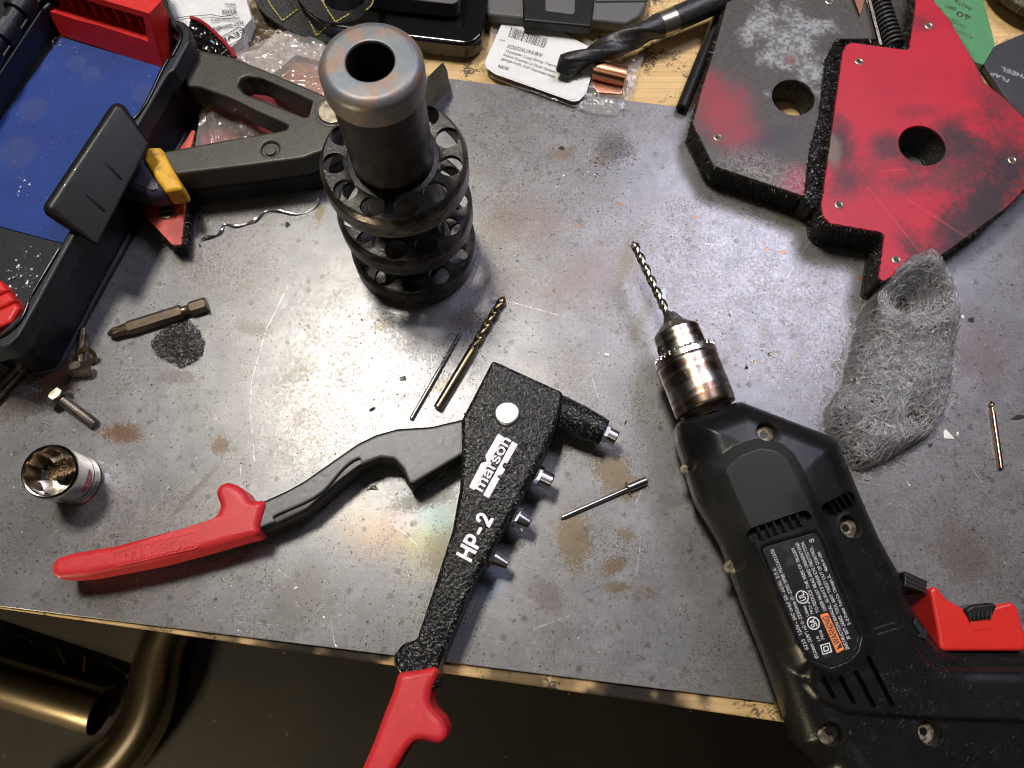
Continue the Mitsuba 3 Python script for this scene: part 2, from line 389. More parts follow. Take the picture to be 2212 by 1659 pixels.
def plate_bump(p, n, uv):
    x, y, z = mm(p)
    return fbm(x * .9, y * .9, 0, 3) + .3 * noise(x * 4, y * 4)
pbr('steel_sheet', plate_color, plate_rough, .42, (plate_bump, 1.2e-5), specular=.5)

def wood_color(p, n, uv):
    x, y, z = mm(p)
    g = noise(x * .012, y * 1.1, z * 1.5); g2 = noise(x * .05, y * 3.5, z * 4)
    c = mix((.66, .47, .23), (.55, .36, .16), smoothstep(.2, .9, g * .6 + g2 * .4))
    k, _, _ = voronoi(x * .09, y * .11)
    s = fbm(x * .12, y * .12, 4, 3)
    fine = noise(x * 1.4, y * 1.4)
    soot = smoothstep(.64, .86, s * .75 + fine * .36)
    c = mix(c, (.035, .032, .03), .85 * soot)
    for u, v, rx, s in ((585, 1392, 14, .8), (760, 1412, 18, .97), (700, 1405, 10, .7), (1395, 1508, 19, .98), (1330, 1500, 12, .6), (330, 1358, 6, .6), (900, 1430, 14, .5), (460, 1376, 9, .6), (1110, 1458, 15, .75), (640, 1398, 8, .9), (1230, 1480, 9, .6)):
        q = P(u, v, -3)
        c = mix(c, (.016, .013, .012), s * blob(x, y * .5, (q[0], q[1] * .5), rx, 9, 0, noise(x * .18, y * .18, z * .4), .8, .6))
    return c
pbr('plywood', wood_color, .7, 0.0, (lambda p, n, uv: noise(p.x * 60, p.y * 2600, p.z * 2600), 1e-4), specular=.15)
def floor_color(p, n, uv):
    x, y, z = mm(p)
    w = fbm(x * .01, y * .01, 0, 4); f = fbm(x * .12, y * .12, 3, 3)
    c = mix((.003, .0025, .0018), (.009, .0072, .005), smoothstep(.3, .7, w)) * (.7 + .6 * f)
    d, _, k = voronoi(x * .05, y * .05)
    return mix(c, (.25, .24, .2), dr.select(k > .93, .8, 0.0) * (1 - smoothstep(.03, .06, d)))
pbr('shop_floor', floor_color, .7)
pbr('shelf_board', lambda p, n, uv: mix((.022, .017, .011), (.010, .008, .006), fbm(p.x * 20, p.y * 200, p.z * 50)), .8)
def pipe_color(p, n, uv):
    x, y, z = mm(p)
    return mix((.74, .62, .42), (.40, .31, .20), fbm(x * .02, y * .02, z * .02, 4))
pbr('pipe_steel', pipe_color, .26, 1.0)

# coatings and plastics
def crackle(p, n, uv):
    x, y, z = mm(p)
    return fbm(x * 1.0, y * 1.0, z * 1.0, 2) + .4 * noise(x * 2.1 + 3, y * 2.1, z * 2.1)
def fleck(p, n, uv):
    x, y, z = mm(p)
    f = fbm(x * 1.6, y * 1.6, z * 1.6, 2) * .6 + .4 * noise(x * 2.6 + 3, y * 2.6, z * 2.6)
    return mix((.0055, .0055, .0055), (.16, .16, .16), smoothstep(.59, .68, f))      # glints of the rough coat painted in as pale flecks
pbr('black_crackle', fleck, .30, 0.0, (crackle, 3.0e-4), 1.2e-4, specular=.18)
pbr('grey_enamel', lambda p, n, uv: mix((.105, .107, .106), (.135, .137, .135), fbm(p.x * 300, p.y * 300, p.z * 300)), .42, 0.0,
    (lambda p, n, uv: noise(p.x * 700, p.y * 700, p.z * 700), 1.0e-4))
pbr('black_enamel', (.010, .010, .010), .38)
pbr('red_rubber', lambda p, n, uv: mix(mix((.50, .018, .022), (.58, .026, .030), fbm(p.x * 150, p.y * 150, p.z * 150)), (.24, .012, .014), .28 * smoothstep(.55, .85, fbm(p.x * 90 + 3, p.y * 90, p.z * 90, 4))), .48, 0.0,
    (lambda p, n, uv: noise(p.x * 2200, p.y * 2200, p.z * 2200), 3e-5))
pbr('white_paint', (.80, .80, .80), .5)
pbr('polished_alloy', (.90, .90, .89), .30, 1.0)
pbr('print_white', (.62, .62, .60), .6)
pbr('print_orange', (.72, .20, .05), .55)
pbr('print_black', (.012, .012, .012), .6)
pbr('bright_steel', lambda p, n, uv: mix((.66, .66, .68), (.50, .50, .52), noise(p.x * 2500, p.y * 2500, p.z * 2500)), .26, 1.0)
pbr('aged_steel', lambda p, n, uv: mix((.46, .41, .33), (.20, .16, .11), smoothstep(.35, .75, fbm(p.x * 300, p.y * 300, p.z * 300))), .34, 1.0)
pbr('dark_bit', lambda p, n, uv: mix((.16, .15, .15), (.30, .28, .26), fbm(p.x * 500, p.y * 500, p.z * 500)), .30, 1.0)
pbr('steel_bit', lambda p, n, uv: mix((.56, .51, .42), (.30, .25, .18), smoothstep(.4, .8, fbm(p.x * 260, p.y * 260, p.z * 260))), .27, 1.0)
pbr('gold_bit', lambda p, n, uv: mix((.50, .38, .22), (.22, .16, .10), smoothstep(.3, .8, fbm(p.x * 260, p.y * 260, p.z * 260))), .27, 1.0)
pbr('copper_bit', lambda p, n, uv: mix((.55, .30, .18), (.30, .20, .16), smoothstep(.3, .8, fbm(p.x * 200, p.y * 200, p.z * 200))), .25, 1.0)
pbr('chrome', (.78, .77, .75), .09, 1.0)
pbr('socket_inner', lambda p, n, uv: mix((.40, .34, .26), (.62, .57, .48), smoothstep(.4, .7, fbm(p.x * 300, p.y * 300, p.z * 150))), .22, 1.0)
def chuck_color(p, n, uv):
    x, y, z = mm(p)
    w = fbm(x * .12, y * .12, z * .12, 3); f = noise(x * 1.2, y * 1.2, z * 1.2)
    c = mix((.54, .50, .43), (.24, .17, .12), smoothstep(.38, .62, w * .55 + .45 * noise((.36 * x - .93 * y) * .55, 3.1)))
    c = mix(c, (.40, .34, .38), smoothstep(.6, .75, noise(x * .2 + 4, y * .2, z * .2)))
    return mix(c, (.22, .08, .03), .8 * smoothstep(.62, .74, w * .6 + f * .4))
pbr('chuck_steel', chuck_color, lambda p, n, uv: .20 + .18 * fbm(p.x * 250, p.y * 250, p.z * 250), 1.0)

C0 = P(1625, 1010, 48)
def drill_color(p, n, uv):
    x, y, z = mm(p)
    f = noise(x * 2.5, y * 2.5, z * 2.5); w = fbm(x * .15, y * .15, z * .15, 3)
    c = mix((.0055, .0057, .0062), (.009, .009, .009), f)
    dust = smoothstep(.50, .75, w) * .5
    c = mix(c, (.040, .039, .036), dust * .18)
    s = smoothstep(.80, .90, noise(x * .35 + y * .7, y * 3.6 - x * 3.2, z * 1.2))       # scuffs
    c = mix(c, (.030, .030, .029), .9 * blob(x, y, P(1640, 1035, 46), 19, 22, -.4, w, .3, .35))  # lamp reflection on the worn flat panel painted in as paler grey
    return mix(c, (.10, .10, .095), .45 * s * smoothstep(.45, .6, noise(x * .12, y * .12, 7)))
def leather(p, n, uv):
    x, y, z = mm(p)
    return fbm(x * 1.6, y * 1.6, z * 1.6, 2)
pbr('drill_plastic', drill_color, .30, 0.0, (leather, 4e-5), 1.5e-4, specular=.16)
pbr('worn_plastic', lambda p, n, uv: mix((.030, .031, .030), (.044, .045, .043), fbm(p.x * 300, p.y * 300, p.z * 300)) * (.8 + .4 * noise(p.x * 2500, p.y * 2500)), .50, 0.0, (leather, 7e-5), 1.5e-4)
pbr('label_plastic', lambda p, n, uv: mix((.008, .008, .008), (.05, .045, .038), .5 * smoothstep(.6, .85, fbm(p.x * 200, p.y * 200, p.z * 200))), .3)
pbr('black_plastic', lambda p, n, uv: mix((.008, .008, .008), (.014, .013, .012), fbm(p.x * 200, p.y * 200, p.z * 200)), .38, 0.0,
    (lambda p, n, uv: noise(p.x * 1900, p.y * 1900, p.z * 1900), 2e-5), specular=.25)
pbr('gloss_black', (.006, .006, .006), .16)
pbr('trigger_red', (.55, .022, .015), .28, 0.0, clearcoat=.3)
pbr('screw_metal', lambda p, n, uv: mix((.27, .24, .18), (.07, .05, .03), smoothstep(.3, .65, fbm(p.x * 600, p.y * 600, p.z * 600))), .6, .3)
pbr('navy_plastic', lambda p, n, uv: mix((.008, .0105, .0145), (.014, .017, .021), fbm(p.x * 250, p.y * 250, p.z * 250)), .42, 0.0,
    (lambda p, n, uv: noise(p.x * 1700, p.y * 1700, p.z * 1700), 5e-5), specular=.35)
def blue_color(p, n, uv):
    x, y, z = mm(p)
    f = noise(x * 3, y * 3); w = fbm(x * .07, y * .07, 0, 3)
    c = mix((.004, .024, .15), (.006, .036, .20), w) * (.85 + .3 * f)
    for u, v, r in ((168, 140, 5), (200, 165, 5), (312, 205, 5.5), (75, 240, 7), (40, 335, 9), (100, 150, 3)):
        c = mix(c, (.07, .08, .16), .32 * (.4 + .8 * f) * blob(x, y, P(u, v, 26), r, r, 0, w, .25, .2))
    d, _, k = voronoi(x * .35, y * .35)
    return mix(c, (.5, .5, .52), dr.select(k > .92, .5, 0.0) * (1 - smoothstep(.05, .09, d)))
pbr('blue_foam', blue_color, .75)
pbr('red_plastic', lambda p, n, uv: mix((.52, .014, .012), (.60, .022, .018), fbm(p.x * 150, p.y * 150, p.z * 150)), .42, 0.0,
    (lambda p, n, uv: noise(p.x * 1500, p.y * 1500, p.z * 1500), 3e-5))
def cast_color(p, n, uv):
    x, y, z = mm(p)
    f = noise(x * 2.2, y * 2.2, z * 2.2)
    c = mix((.034, .032, .025), (.062, .059, .047), f * .6 + .4 * fbm(x * .2, y * .2, z * .2))
    return mix(c, (.30, .27, .2), .5 * smoothstep(.86, .95, noise(x * 3.1 + 7, y * 3.1, z * 3.1)))
pbr('cast_grey', cast_color, .42, .25, (lambda p, n, uv: noise(p.x * 1800, p.y * 1800, p.z * 1800), 3e-5))
pbr('yellow_plastic', lambda p, n, uv: mix((.66, .36, .022), (.30, .16, .03), smoothstep(.5, .85, fbm(p.x * 250, p.y * 250, p.z * 250))), .5)
pbr('purple_rubber', (.032, .026, .045), .5)
def oxide_color(p, n, uv):
    x, y, z = mm(p)
    w = fbm(x * .2, y * .2, z * .2, 3); f = noise(x * 2.6, y * 2.6, z * 2.6)
    rr = dr.sqrt(dr.square(x + 49.3) + dr.square(y - 195.3))
    c = mix((.024, .023, .022), (.070, .061, .052), smoothstep(.4, .8, w)) * (.7 + .6 * f)
    worn = smoothstep(28.8, 30.2, rr) * smoothstep(.38, .62, .6 * w + .4 * noise(x * .5, y * .5, z * 2.5))          # rubbed rims
    return mix(c, (.17, .155, .135), .42 * worn)
pbr('black_oxide', oxide_color, .34, .6, (lambda p, n, uv: noise(p.x * 1500, p.y * 1500, p.z * 2600), 6e-5))
def cap_color(p, n, uv):
    x, y, z = mm(p)
    w = fbm(x * .11 + 2, y * .11, z * .05, 3); v = noise(x * .16 + 9, y * .16, z * .1); f = fbm(x * .8, y * .8, z * .8)
    c = mix((.18, .172, .165), (.22, .15, .115), smoothstep(.40, .58, w))
    c = mix(c, (.13, .155, .175), .8 * smoothstep(.48, .72, v))
    return c * (.88 + .24 * f)
pbr('heat_steel', cap_color, .46, .45, (lambda p, n, uv: fbm(p.x * 700, p.y * 700, p.z * 700), 6e-5))

R_HOLE, L_HOLE = P(1992, 314, 22), P(1714, 211, 22)
def red_magnet_color(p, n, uv):
    x, y, z = mm(p)
    w = fbm(x * .09, y * .09, 0, 3); f = fbm(x * .6, y * .6, 0, 3)
    wob = .55 * w + .45 * f
    c = mix((.37, .013, .026), (.45, .018, .034), w)
    D = (.030, .022, .024)
    for u, v, rx, ry, rot, s in ((1925, 320, 7, 9, 0, .75), (2068, 300, 8, 8, 0, .85), (1990, 240, 9, 4, .2, .4), (1815, 320, 7, 17, 0, .9), (2150, 410, 30, 12, .7, .97), (2100, 480, 34, 11, .72, .97), (2010, 340, 16, 8, .4, .55), (2080, 330, 14, 10, .2, .8),
                                 (1830, 395, 12, 6, .5, .5), (2160, 215, 9, 14, .6, .6), (1985, 560, 5, 12, .3, .8), (1990, 50, 7, 5, 0, .5), (2050, 270, 22, 5, .4, .45), (2180, 330, 10, 16, 0, .75)):
        c = mix(c, D, s * blob(x, y, P(u, v, 22), rx, ry, rot, wob, .8, .8))
    for u, v, rx, ry, rot, s in ((1975, 395, 13, 5, .2, .75), (2060, 385, 12, 7, .5, .8), (1900, 330, 6, 8, 0, .5)):
        c = mix(c, (.05, .030, .030), s * blob(x, y, P(u, v, 22), rx, ry, rot, wob, .8, .9))
    c = mix(c, (.16, .13, .10), .8 * blob(x, y, P(1800, 325, 22), 4, 9, 0, wob, .8, .5))
    for a, b in (((1875, 405), (2000, 560)), ((1960, 430), (2100, 520)), ((1900, 370), (1960, 365))):
        c = mix(c, (.62, .10, .09), .5 * (1 - smoothstep(.1, .3, seg_d(x, y, P(*a, 22), P(*b, 22)))))
    d, _, k = voronoi(x * .4, y * .4)
    return mix(c, (.03, .01, .01), dr.select(k > .8, .7, 0.0) * (1 - smoothstep(.05, .1, d)))
pbr('magnet_red', red_magnet_color, .42, 0.0, (lambda p, n, uv: fbm(p.x * 600, p.y * 600, p.z * 600), 4e-5), specular=.22)
def left_magnet_color(p, n, uv):
    x, y, z = mm(p)
    w = fbm(x * .09 + 3, y * .09, 0, 3); f = fbm(x * .7, y * .7, 0, 3); g = noise(x * 2.2, y * 2.2)
    wob = .5 * w + .5 * f
    c = mix((.045, .039, .036), (.085, .075, .066), f)
    for u, v, rx, ry, s in ((1560, 225, 13, 16, .95), (1605, 290, 11, 8, .8), (1738, 400, 8, 11, .97), (1540, 160, 7, 8, .5)):
        c = mix(c, (.30, .030, .045), .85 * s * blob(x, y, P(u, v, 22), rx, ry, .2, wob, .7, .8))
    c = mix(c, (.040, .036, .046), .7 * blob(x, y, P(1655, 300, 22), 20, 6, .5, wob, .8, .8))
    c = mix(c, (.27, .24, .22), .85 * smoothstep(.35, .7, .5 * g + .5 * f) * blob(x, y, P(1640, 370, 18), 22, 10, -.4, wob, .7, .8))
    m = blob(x, y, P(1700, 80, 18), 18, 24, .2, w * .8 + f * .2, 1.1, .35)
    d, _, k = voronoi(x * .9, y * .9)
    hole = dr.select(k > .8, 1.0, 0.0) * (1 - smoothstep(.08, .16, d)) * .7
    c = mix(c, mix((.30, .31, .31), (.11, .108, .105), smoothstep(.28, .66, w * .45 + f * .55)), m * (1 - hole) * .9)
    return mix(c, (.16, .07, .05), .7 * blob(x, y, P(1712, 118, 22), 3, 3, .2, wob, .8, .3))
pbr('magnet_dirty', left_magnet_color, .45, .0, (lambda p, n, uv: fbm(p.x * 500, p.y * 500, p.z * 500), 1e-4), specular=.25)
pbr('magnet_orange', lambda p, n, uv: mix((.55, .08, .055), (.30, .03, .03), smoothstep(.4, .8, fbm(p.x * 90, p.y * 90, p.z * 90))), .5)
pbr('magnet_core', lambda p, n, uv: mix((.008, .008, .007), (.045, .04, .033), noise(p.x * 900, p.y * 900, p.z * 900)), .6, 0.0, (lambda p, n, uv: noise(p.x * 700, p.y * 700, p.z * 700), 6e-4))
pbr('filings', (.045, .043, .040), .38, .5)
pbr('sparkle', (.80, .79, .75), .25, .3, specular=1.0)  # glints put in as a pale, mostly diffuse colour
pbr('flake_white', (.75, .73, .69), .6)
pbr('crumb', (.018, .016, .015), .7)
pbr('eyelet', (.42, .36, .27), .42, .9)
pbr('copper', lambda p, n, uv: mix((.80, .40, .26), (.62, .26, .15), fbm(p.x * 90, p.y * 90, p.z * 90)), .28, 1.0)
pbr('paper', lambda p, n, uv: mix((.70, .70, .67), (.60, .60, .58), fbm(p.x * 60, p.y * 60, p.z * 60)), .6)
pbr('webbing', lambda p, n, uv: mix((.012, .012, .012), (.030, .030, .029), noise(p.x * 2600, p.y * 2600, p.z * 2600)), .65, 0.0, (lambda p, n, uv: noise(p.x * 1800, p.y * 1800), 2e-4))
pbr('yellow_thread', (.58, .46, .08), .7)
pbr('wool_wire', (.46, .46, .47), .28, .35, specular=.9)
pbr('wool_core', (.010, .010, .010), .7, specular=.1)  # near black, painting in the shade between the fibres
pbr('green_card', lambda p, n, uv: mix((.055, .20, .075), (.07, .24, .09), noise(p.x * 900, p.y * 900)), .55)
pbr('black_card', (.022, .022, .021), .5)
pbr('grey_print', (.33, .33, .32), .6)
pbr('sandpaper', lambda p, n, uv: mix(mix((.055, .043, .026), (.13, .10, .06), noise(p.x * 1500, p.y * 1500)), (.5, .45, .35), .7 * smoothstep(.9, .95, noise(p.x * 1400 + 5, p.y * 1400))), .6, 0.0,
    (lambda p, n, uv: noise(p.x * 1600, p.y * 1600), 4e-4))
pbr('case_grey', (.085, .085, .082), .55, 0.0, (lambda p, n, uv: noise(p.x * 1500, p.y * 1500, p.z * 1500), 6e-5))
pbr('red_film', (.30, .02, .025), .25)
pbr('lime_print', (.55, .60, .03), .5)
pbr('chisel_black', lambda p, n, uv: mix((.018, .018, .018), (.05, .048, .045), fbm(p.x * 500, p.y * 500, p.z * 500)), .42, .4, (lambda p, n, uv: noise(p.x * 1500, p.y * 1500, p.z * 1500), 1.5e-4))
scene['mat_clear_film'] = {'type': 'blendbsdf', 'weight': {'type': 'rgb', 'value': .10},
    'bsdf_0': {'type': 'thindielectric', 'int_ior': 1.5}, 'bsdf_1': {'type': 'twosided', 'bsdf': {'type': 'principled', 'base_color': {'type': 'rgb', 'value': [.55, .53, .5]}, 'roughness': .25}}}
scene['mat_bag_film'] = {'type': 'blendbsdf', 'weight': {'type': 'rgb', 'value': .24},
    'bsdf_0': {'type': 'thindielectric', 'int_ior': 1.55}, 'bsdf_1': {'type': 'twosided', 'bsdf': {'type': 'principled', 'base_color': {'type': 'rgb', 'value': [.55, .53, .5]}, 'roughness': .18, 'specular': .9}}}
# ---------------------------------------------------------------- setting: floor, bench, steel sheet
def line_at(a, b, x):
    return np.array([x, a[1] + (b[1] - a[1]) * (x - a[0]) / (b[0] - a[0])])
bk, fr = (P(975, 170), P(1480, 232)), (P(0, 1310), P(1504, 1498))
plate = np.array([line_at(*fr, -520), line_at(*fr, 520), line_at(*bk, 520), line_at(*bk, -520)])
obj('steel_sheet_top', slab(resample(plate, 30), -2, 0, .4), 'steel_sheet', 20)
thing('steel_sheet_top', 'stained and scratched steel sheet covering the bench top', None, kind='structure')
wf = (P(0, 1315, -3), P(1504, 1533, -3))
wood = np.array([line_at(*wf, -560), line_at(*wf, 560), [560, 640], [-560, 640]])
obj('bench_top', slab(resample(wood, 25), -14, -2.05, 1.2, bot=.8), 'plywood', 30)
thing('bench_top', 'plywood bench top with scorched front edge under the steel sheet', None, kind='structure')
FZ = -640
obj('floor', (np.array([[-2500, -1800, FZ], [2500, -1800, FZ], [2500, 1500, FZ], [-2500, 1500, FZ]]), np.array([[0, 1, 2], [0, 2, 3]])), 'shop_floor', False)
thing('floor', 'dark dirty shop floor below the bench', None, kind='structure')

# things on the floor
fz = Zm(0, 1450, 3.95)
def ppipe(pts, z): return [P(u, v, z) for u, v in pts]
sh = PP(fz([(-300, 140), (1330, 690), (1330, 640), (-300, 60)]), FZ + 22)
sh = np.array([sh[0], sh[1], sh[1] + [0, 60], sh[0] + [0, 60]])
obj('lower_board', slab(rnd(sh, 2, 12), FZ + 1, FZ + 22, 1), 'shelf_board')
thing('lower_board', 'dark wooden board lying on the floor under the bench', 'board')
rp = 27.0
c0, c1 = P(-160, 1420, FZ + rp + 1), P(219, 1535, FZ + rp + 1)
obj('straight_pipe', rev([(0, rp - 1.6), (0, rp), (np.linalg.norm(c1 - c0), rp), (np.linalg.norm(c1 - c0), rp - 1.6), (0, rp - 1.6)], c0, c1, 64), 'pipe_steel', 40)
thing('straight_pipe', 'straight open ended tarnished steel pipe on the floor', 'pipe')
cl = spline(ppipe([(420, 1250), (372, 1345), (343, 1420), (331, 1490), (308, 1560), (262, 1628), (190, 1700), (60, 1790)], FZ + rp + 2), 90)
obj('bent_pipe', tube(cl, rp, 56, False), 'pipe_steel', 40)
thing('bent_pipe', 'curved tarnished steel exhaust pipe beside the straight pipe', 'pipe')
for i, (a, b, lab) in enumerate((((100, 360), (330, 470), 'dusty screw nearest the left edge on the floor'), ((545, 510), (630, 680), 'thin dull screw behind the straight pipe'),
                                 ((1045, 665), (1245, 800), 'dull screw touching the bent pipe'), ((820, 590), (800, 760), 'faint screw with copper coloured head'))):
    p, q = P(*fz([a])[0], FZ + 5), P(*fz([b])[0], FZ + 5); L = np.linalg.norm(q - p)
    k = obj('floor_screw', rev([(0, .2), (1.5, 1.6), (L * .92, 2.0), (L * .94, 4.4), (L, 4.2), (L, 0.1)], p, q, 16), 'aged_steel' if i != 3 else 'copper')
    thing(k, lab, 'screw', 'screws scattered on the floor')

# ---------------------------------------------------------------- hand riveter
BT, LT = 24.0, 19.0                       # heights of the body's and lever's upper faces
thing('hand_riveter', 'black hand riveter with red grips and white lettering', 'riveter')
body = rnd(PP([(1064, 776), (1213, 844), (1219, 858), (1195, 938), (1159, 1010), (1120, 1089), (1111, 1101), (1067, 1180), (1022, 1263), (985, 1352), (948, 1440), (945, 1490), (866, 1490), (868, 1462),
    (850, 1436), (850, 1415), (869, 1391), (900, 1380), (939, 1263), (976, 1147), (993, 1056), (997, 984), (996, 907), (1012, 876)], BT), 1.6, .9)
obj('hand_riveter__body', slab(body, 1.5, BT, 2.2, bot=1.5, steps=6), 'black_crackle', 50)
def lgrip(pts, z0, z1, key):
    return obj(key, slab(rnd(PP(pts, z1), 2.2, .9), z0, z1, 3.4, bot=3.0, steps=8), 'red_rubber', 60)
# lever: lower black flange and grey upper face with a groove
lev_t = [(1010, 903), (932, 921), (857, 926), (814, 938), (774, 957), (738, 982), (691, 1015), (655, 1040), (619, 1060), (570, 1082), (520, 1110), (520, 1160)]
lev_b = [(560, 1150), (610, 1130), (666, 1103), (727, 1049), (778, 1010), (821, 993), (850, 996), (868, 1018), (881, 1050), (893, 1049), (1010, 979)]
lower = rnd(PP(lev_t + lev_b, LT - 2.5), 1.0, .9)
up_b = [(560, 1140), (610, 1120), (660, 1099), (722, 1044), (776, 1004), (821, 986), (852, 989), (873, 1012), (884, 1041), (893, 1042), (1010, 973)]
upper = Polygon(rnd(PP([(u, v + 3.5) for u, v in lev_t] + up_b, LT), 1.2, .9))
gro = Polygon(np.vstack([spline(PP([(822, 1000 - 0), (775, 992), (745, 1012), (700, 1062), (650, 1092), (592, 1118)][1:], LT), 30),
                         spline(PP([(596, 1124), (655, 1101), (708, 1070), (752, 1018), (776, 997)], LT), 30)])).buffer(.55)
obj('hand_riveter__lever', slab(lower, 4, LT - 2, 1.6, bot=1.6, steps=5), 'black_enamel', 50)
for g in getattr(upper.difference(gro), 'geoms', [upper.difference(gro)]):
    if g.area > 20: obj('hand_riveter__lever_face', slab(rnd(np.array(g.exterior.coords)[:-1], .5, .7), LT - 3, LT, .9, steps=4), 'grey_enamel', 50)
lgrip([(576, 1074), (565, 1079), (539, 1081), (526, 1059), (510, 1046), (488, 1039), (471, 1046), (463, 1063), (473, 1092), (466, 1110), (444, 1125), (352, 1149), (246, 1178), (154, 1193), (121, 1203),
       (108, 1217), (108, 1241), (121, 1250), (185, 1244), (334, 1215), (440, 1187), (528, 1162), (565, 1153), (556, 1140), (566, 1105)], 5, LT + 3, 'hand_riveter__grip')
lgrip([(859, 1453), (910, 1446), (955, 1434), (931, 1490), (927, 1515), (933, 1531), (956, 1556), (966, 1577), (964, 1597), (948, 1610), (914, 1601), (894, 1603), (877, 1622), (850, 1668), (790, 1790), (730, 1880),
       (670, 1850), (735, 1745), (782, 1659), (807, 1601), (828, 1543), (848, 1494)], -2, BT + 2.5, 'hand_riveter__grip')
g2 = Zm(0, 1100, 2.011)
obj('hand_riveter__grip__lettering', text_uv('MARSON', *g2([(605, 556), (948, 474)]), LT + 2.9, 5.0, depth=.45), 'red_rubber', 20)
fr_ = Polygon(rnd(PP(g2([(560, 500), (965, 395), (985, 455), (970, 480), (580, 570), (560, 555)]), LT + 3), 1.5, .8))
obj('hand_riveter__grip__panel_border', slab(rnd(np.array(fr_.exterior.coords)[:-1], 1), LT + 2.8, LT + 3.22, .15, holes=[rnd(np.array(fr_.buffer(-.55).exterior.coords)[:-1], .6)]), 'red_rubber', 40)
pv = P(1095, 893, BT + .8)
obj('hand_riveter__pivot_rivet', rev([(0, 5.8), (.9, 5.75), (1.4, 5.2), (1.55, 4.2), (1.6, 0.01)], pv - [0, 0, .9], pv + [0, 0, 1], 64), 'polished_alloy', 40)
ph = P(1130, 965, BT)
obj('hand_riveter__pin_hole', disc(ph, 1.35, BT - 1, BT + .08, 0), 'gloss_black', 20)
obj('hand_riveter__pin_hole__rim', ring_part(ph, 1.35, 1.75, BT - .5, BT + .18), 'black_enamel', 40)
lz = Zm(1120, 1020, 4.366)
LZ = BT + .05
for poly in ([(420, 168), (482, 208), (165, 775), (108, 738), (240, 482), (300, 468), (282, 408)],
             [(570, 250), (630, 284), (516, 490), (484, 476), (464, 520), (496, 550), (468, 604), (402, 624), (438, 650), (322, 860), (258, 826)]):
    obj('hand_riveter__emblem_bar', slab(rnd(PP(lz(poly), LZ), .35, .4), LZ - .3, LZ + .32, .12), 'white_paint', 30)
obj('hand_riveter__emblem_lettering', text_uv('marson', *lz([(240, 806), (558, 240)]), LZ - .1, 4.3, depth=.4, bold=True), 'white_paint', 20)
h3 = Zm(800, 1100, 2.141)
hp = vf(text_uv('HP-2', *h3([(742, 590), (866, 358)]), LZ - .1, 6.7, depth=.42, bold=True))
obj('hand_riveter__lettering', join([(hp[0] + [dx, dy, .012 * k], hp[1]) for k, (dx, dy) in enumerate(((.16, .1), (-.16, -.1), (-.1, .16), (.1, -.16)))]), 'white_paint', False)
# nose and nosepieces
n0, n1 = P(1206, 889, 12.5), P(1306, 935, 12.5); nd = (n1 - n0) / np.linalg.norm(n1 - n0); nl = np.linalg.norm(n1 - n0)
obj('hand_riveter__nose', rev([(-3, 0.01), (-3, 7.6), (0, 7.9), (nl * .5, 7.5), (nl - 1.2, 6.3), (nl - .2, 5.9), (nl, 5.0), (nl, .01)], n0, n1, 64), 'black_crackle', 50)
def nosepiece(p, d, r_hex, hl, prof):
    obj_k = numbered('hand_riveter__nosepiece')
    obj('hand_riveter__nosepiece', join([hexbar(p, p + d * hl, r_hex * 2, .3), rev([(hl - .1, .01)] + prof + [(prof[-1][0], prof[-1][1] * .6), (prof[-1][0] - 2, prof[-1][1] * .55), (prof[-1][0] - 2, .01)], p, p + d, 40)]), 'bright_steel', 30)
    return obj_k
nosepiece(n1 - nd * .2, nd, 4.0, 2.2, [(2.2, 3.6), (6.0, 3.5), (6.4, 3.2)])
for (a, b, rh, r0, r1) in (((1158, 1027), (1193, 1042), 4.3, 3.95, 3.8), ((1110, 1114), (1145, 1132), 4.2, 3.8, 2.7), ((1056, 1200), (1097, 1221), 4.2, 3.6, 2.3)):
    p, q = P(*a, 12.5), P(*b, 12.5); d = (q - p) / np.linalg.norm(q - p); L = np.linalg.norm(q - p)
    nosepiece(p, d, rh, 2.6, [(2.6, r0), (L - .4, r1), (L, r1 - .3)])
obj('hand_riveter__link_pin', rev([(0, .01), (0, 1.2), (14, 1.2), (14, .01)], P(945, 1026, 6), P(1010, 990, 6), 20), 'aged_steel')

# ---------------------------------------------------------------- electric drill
thing('electric_drill', 'black electric drill lying on its side with red trigger', 'drill')
d1, d4, dl = Zm(1400, 500, 2.011), Zm(1550, 1050, 2.0105), Zm(1780, 1250, 4.149)
out = [tuple(P(u, v, 31)[:2]) for u, v in [(2330, 1880), (1900, 1880)]] + [tuple(P(u, v, 22)[:2]) for u, v in
      [(1810, 1740), (1767, 1651), (1719, 1602), (1697, 1541), (1657, 1426), (1609, 1307), (1561, 1175), (1503, 1079), (1477, 995), (1463, 955), (1457, 918)]] + \
      [tuple(P(u, v, 31)[:2]) for u, v in [(1470, 905), (1590, 864), (1602, 862), (1802, 939), (1815, 953), (1860, 1061), (1905, 1163), (1952, 1246), (1966, 1300), (2003, 1352), (2024, 1384), (2052, 1396), (2230, 1398), (2420, 1402), (2420, 1880)]]
out = np.array(out)[::-1] if not Polygon(out).exterior.is_ccw else np.array(out)
out = rnd(out, 2.0, 1.0)
TOP = 46.0
panel = rnd(PP(d4([(440, 190), (560, 470), (600, 600), (800, 1060), (850, 1140), (960, 1195), (1100, 1120), (1140, 1030), (880, 400), (750, 140), (700, 100), (620, 85), (520, 120)]), TOP), 2, .8)
label_r = rnd(PP(d4([(612, 570), (880, 492), (912, 510), (1112, 1010), (1095, 1085), (1040, 1140), (960, 1165), (860, 1125), (800, 1040)]), TOP), 2.5, .7)
def stadium(a, b, wpx, z):
    p, q = P(*a, z)[:2], P(*b, z)[:2]
    return resample(np.array(LineString([p, q]).buffer(wpx).exterior.coords)[:-1], .5)[::-1]
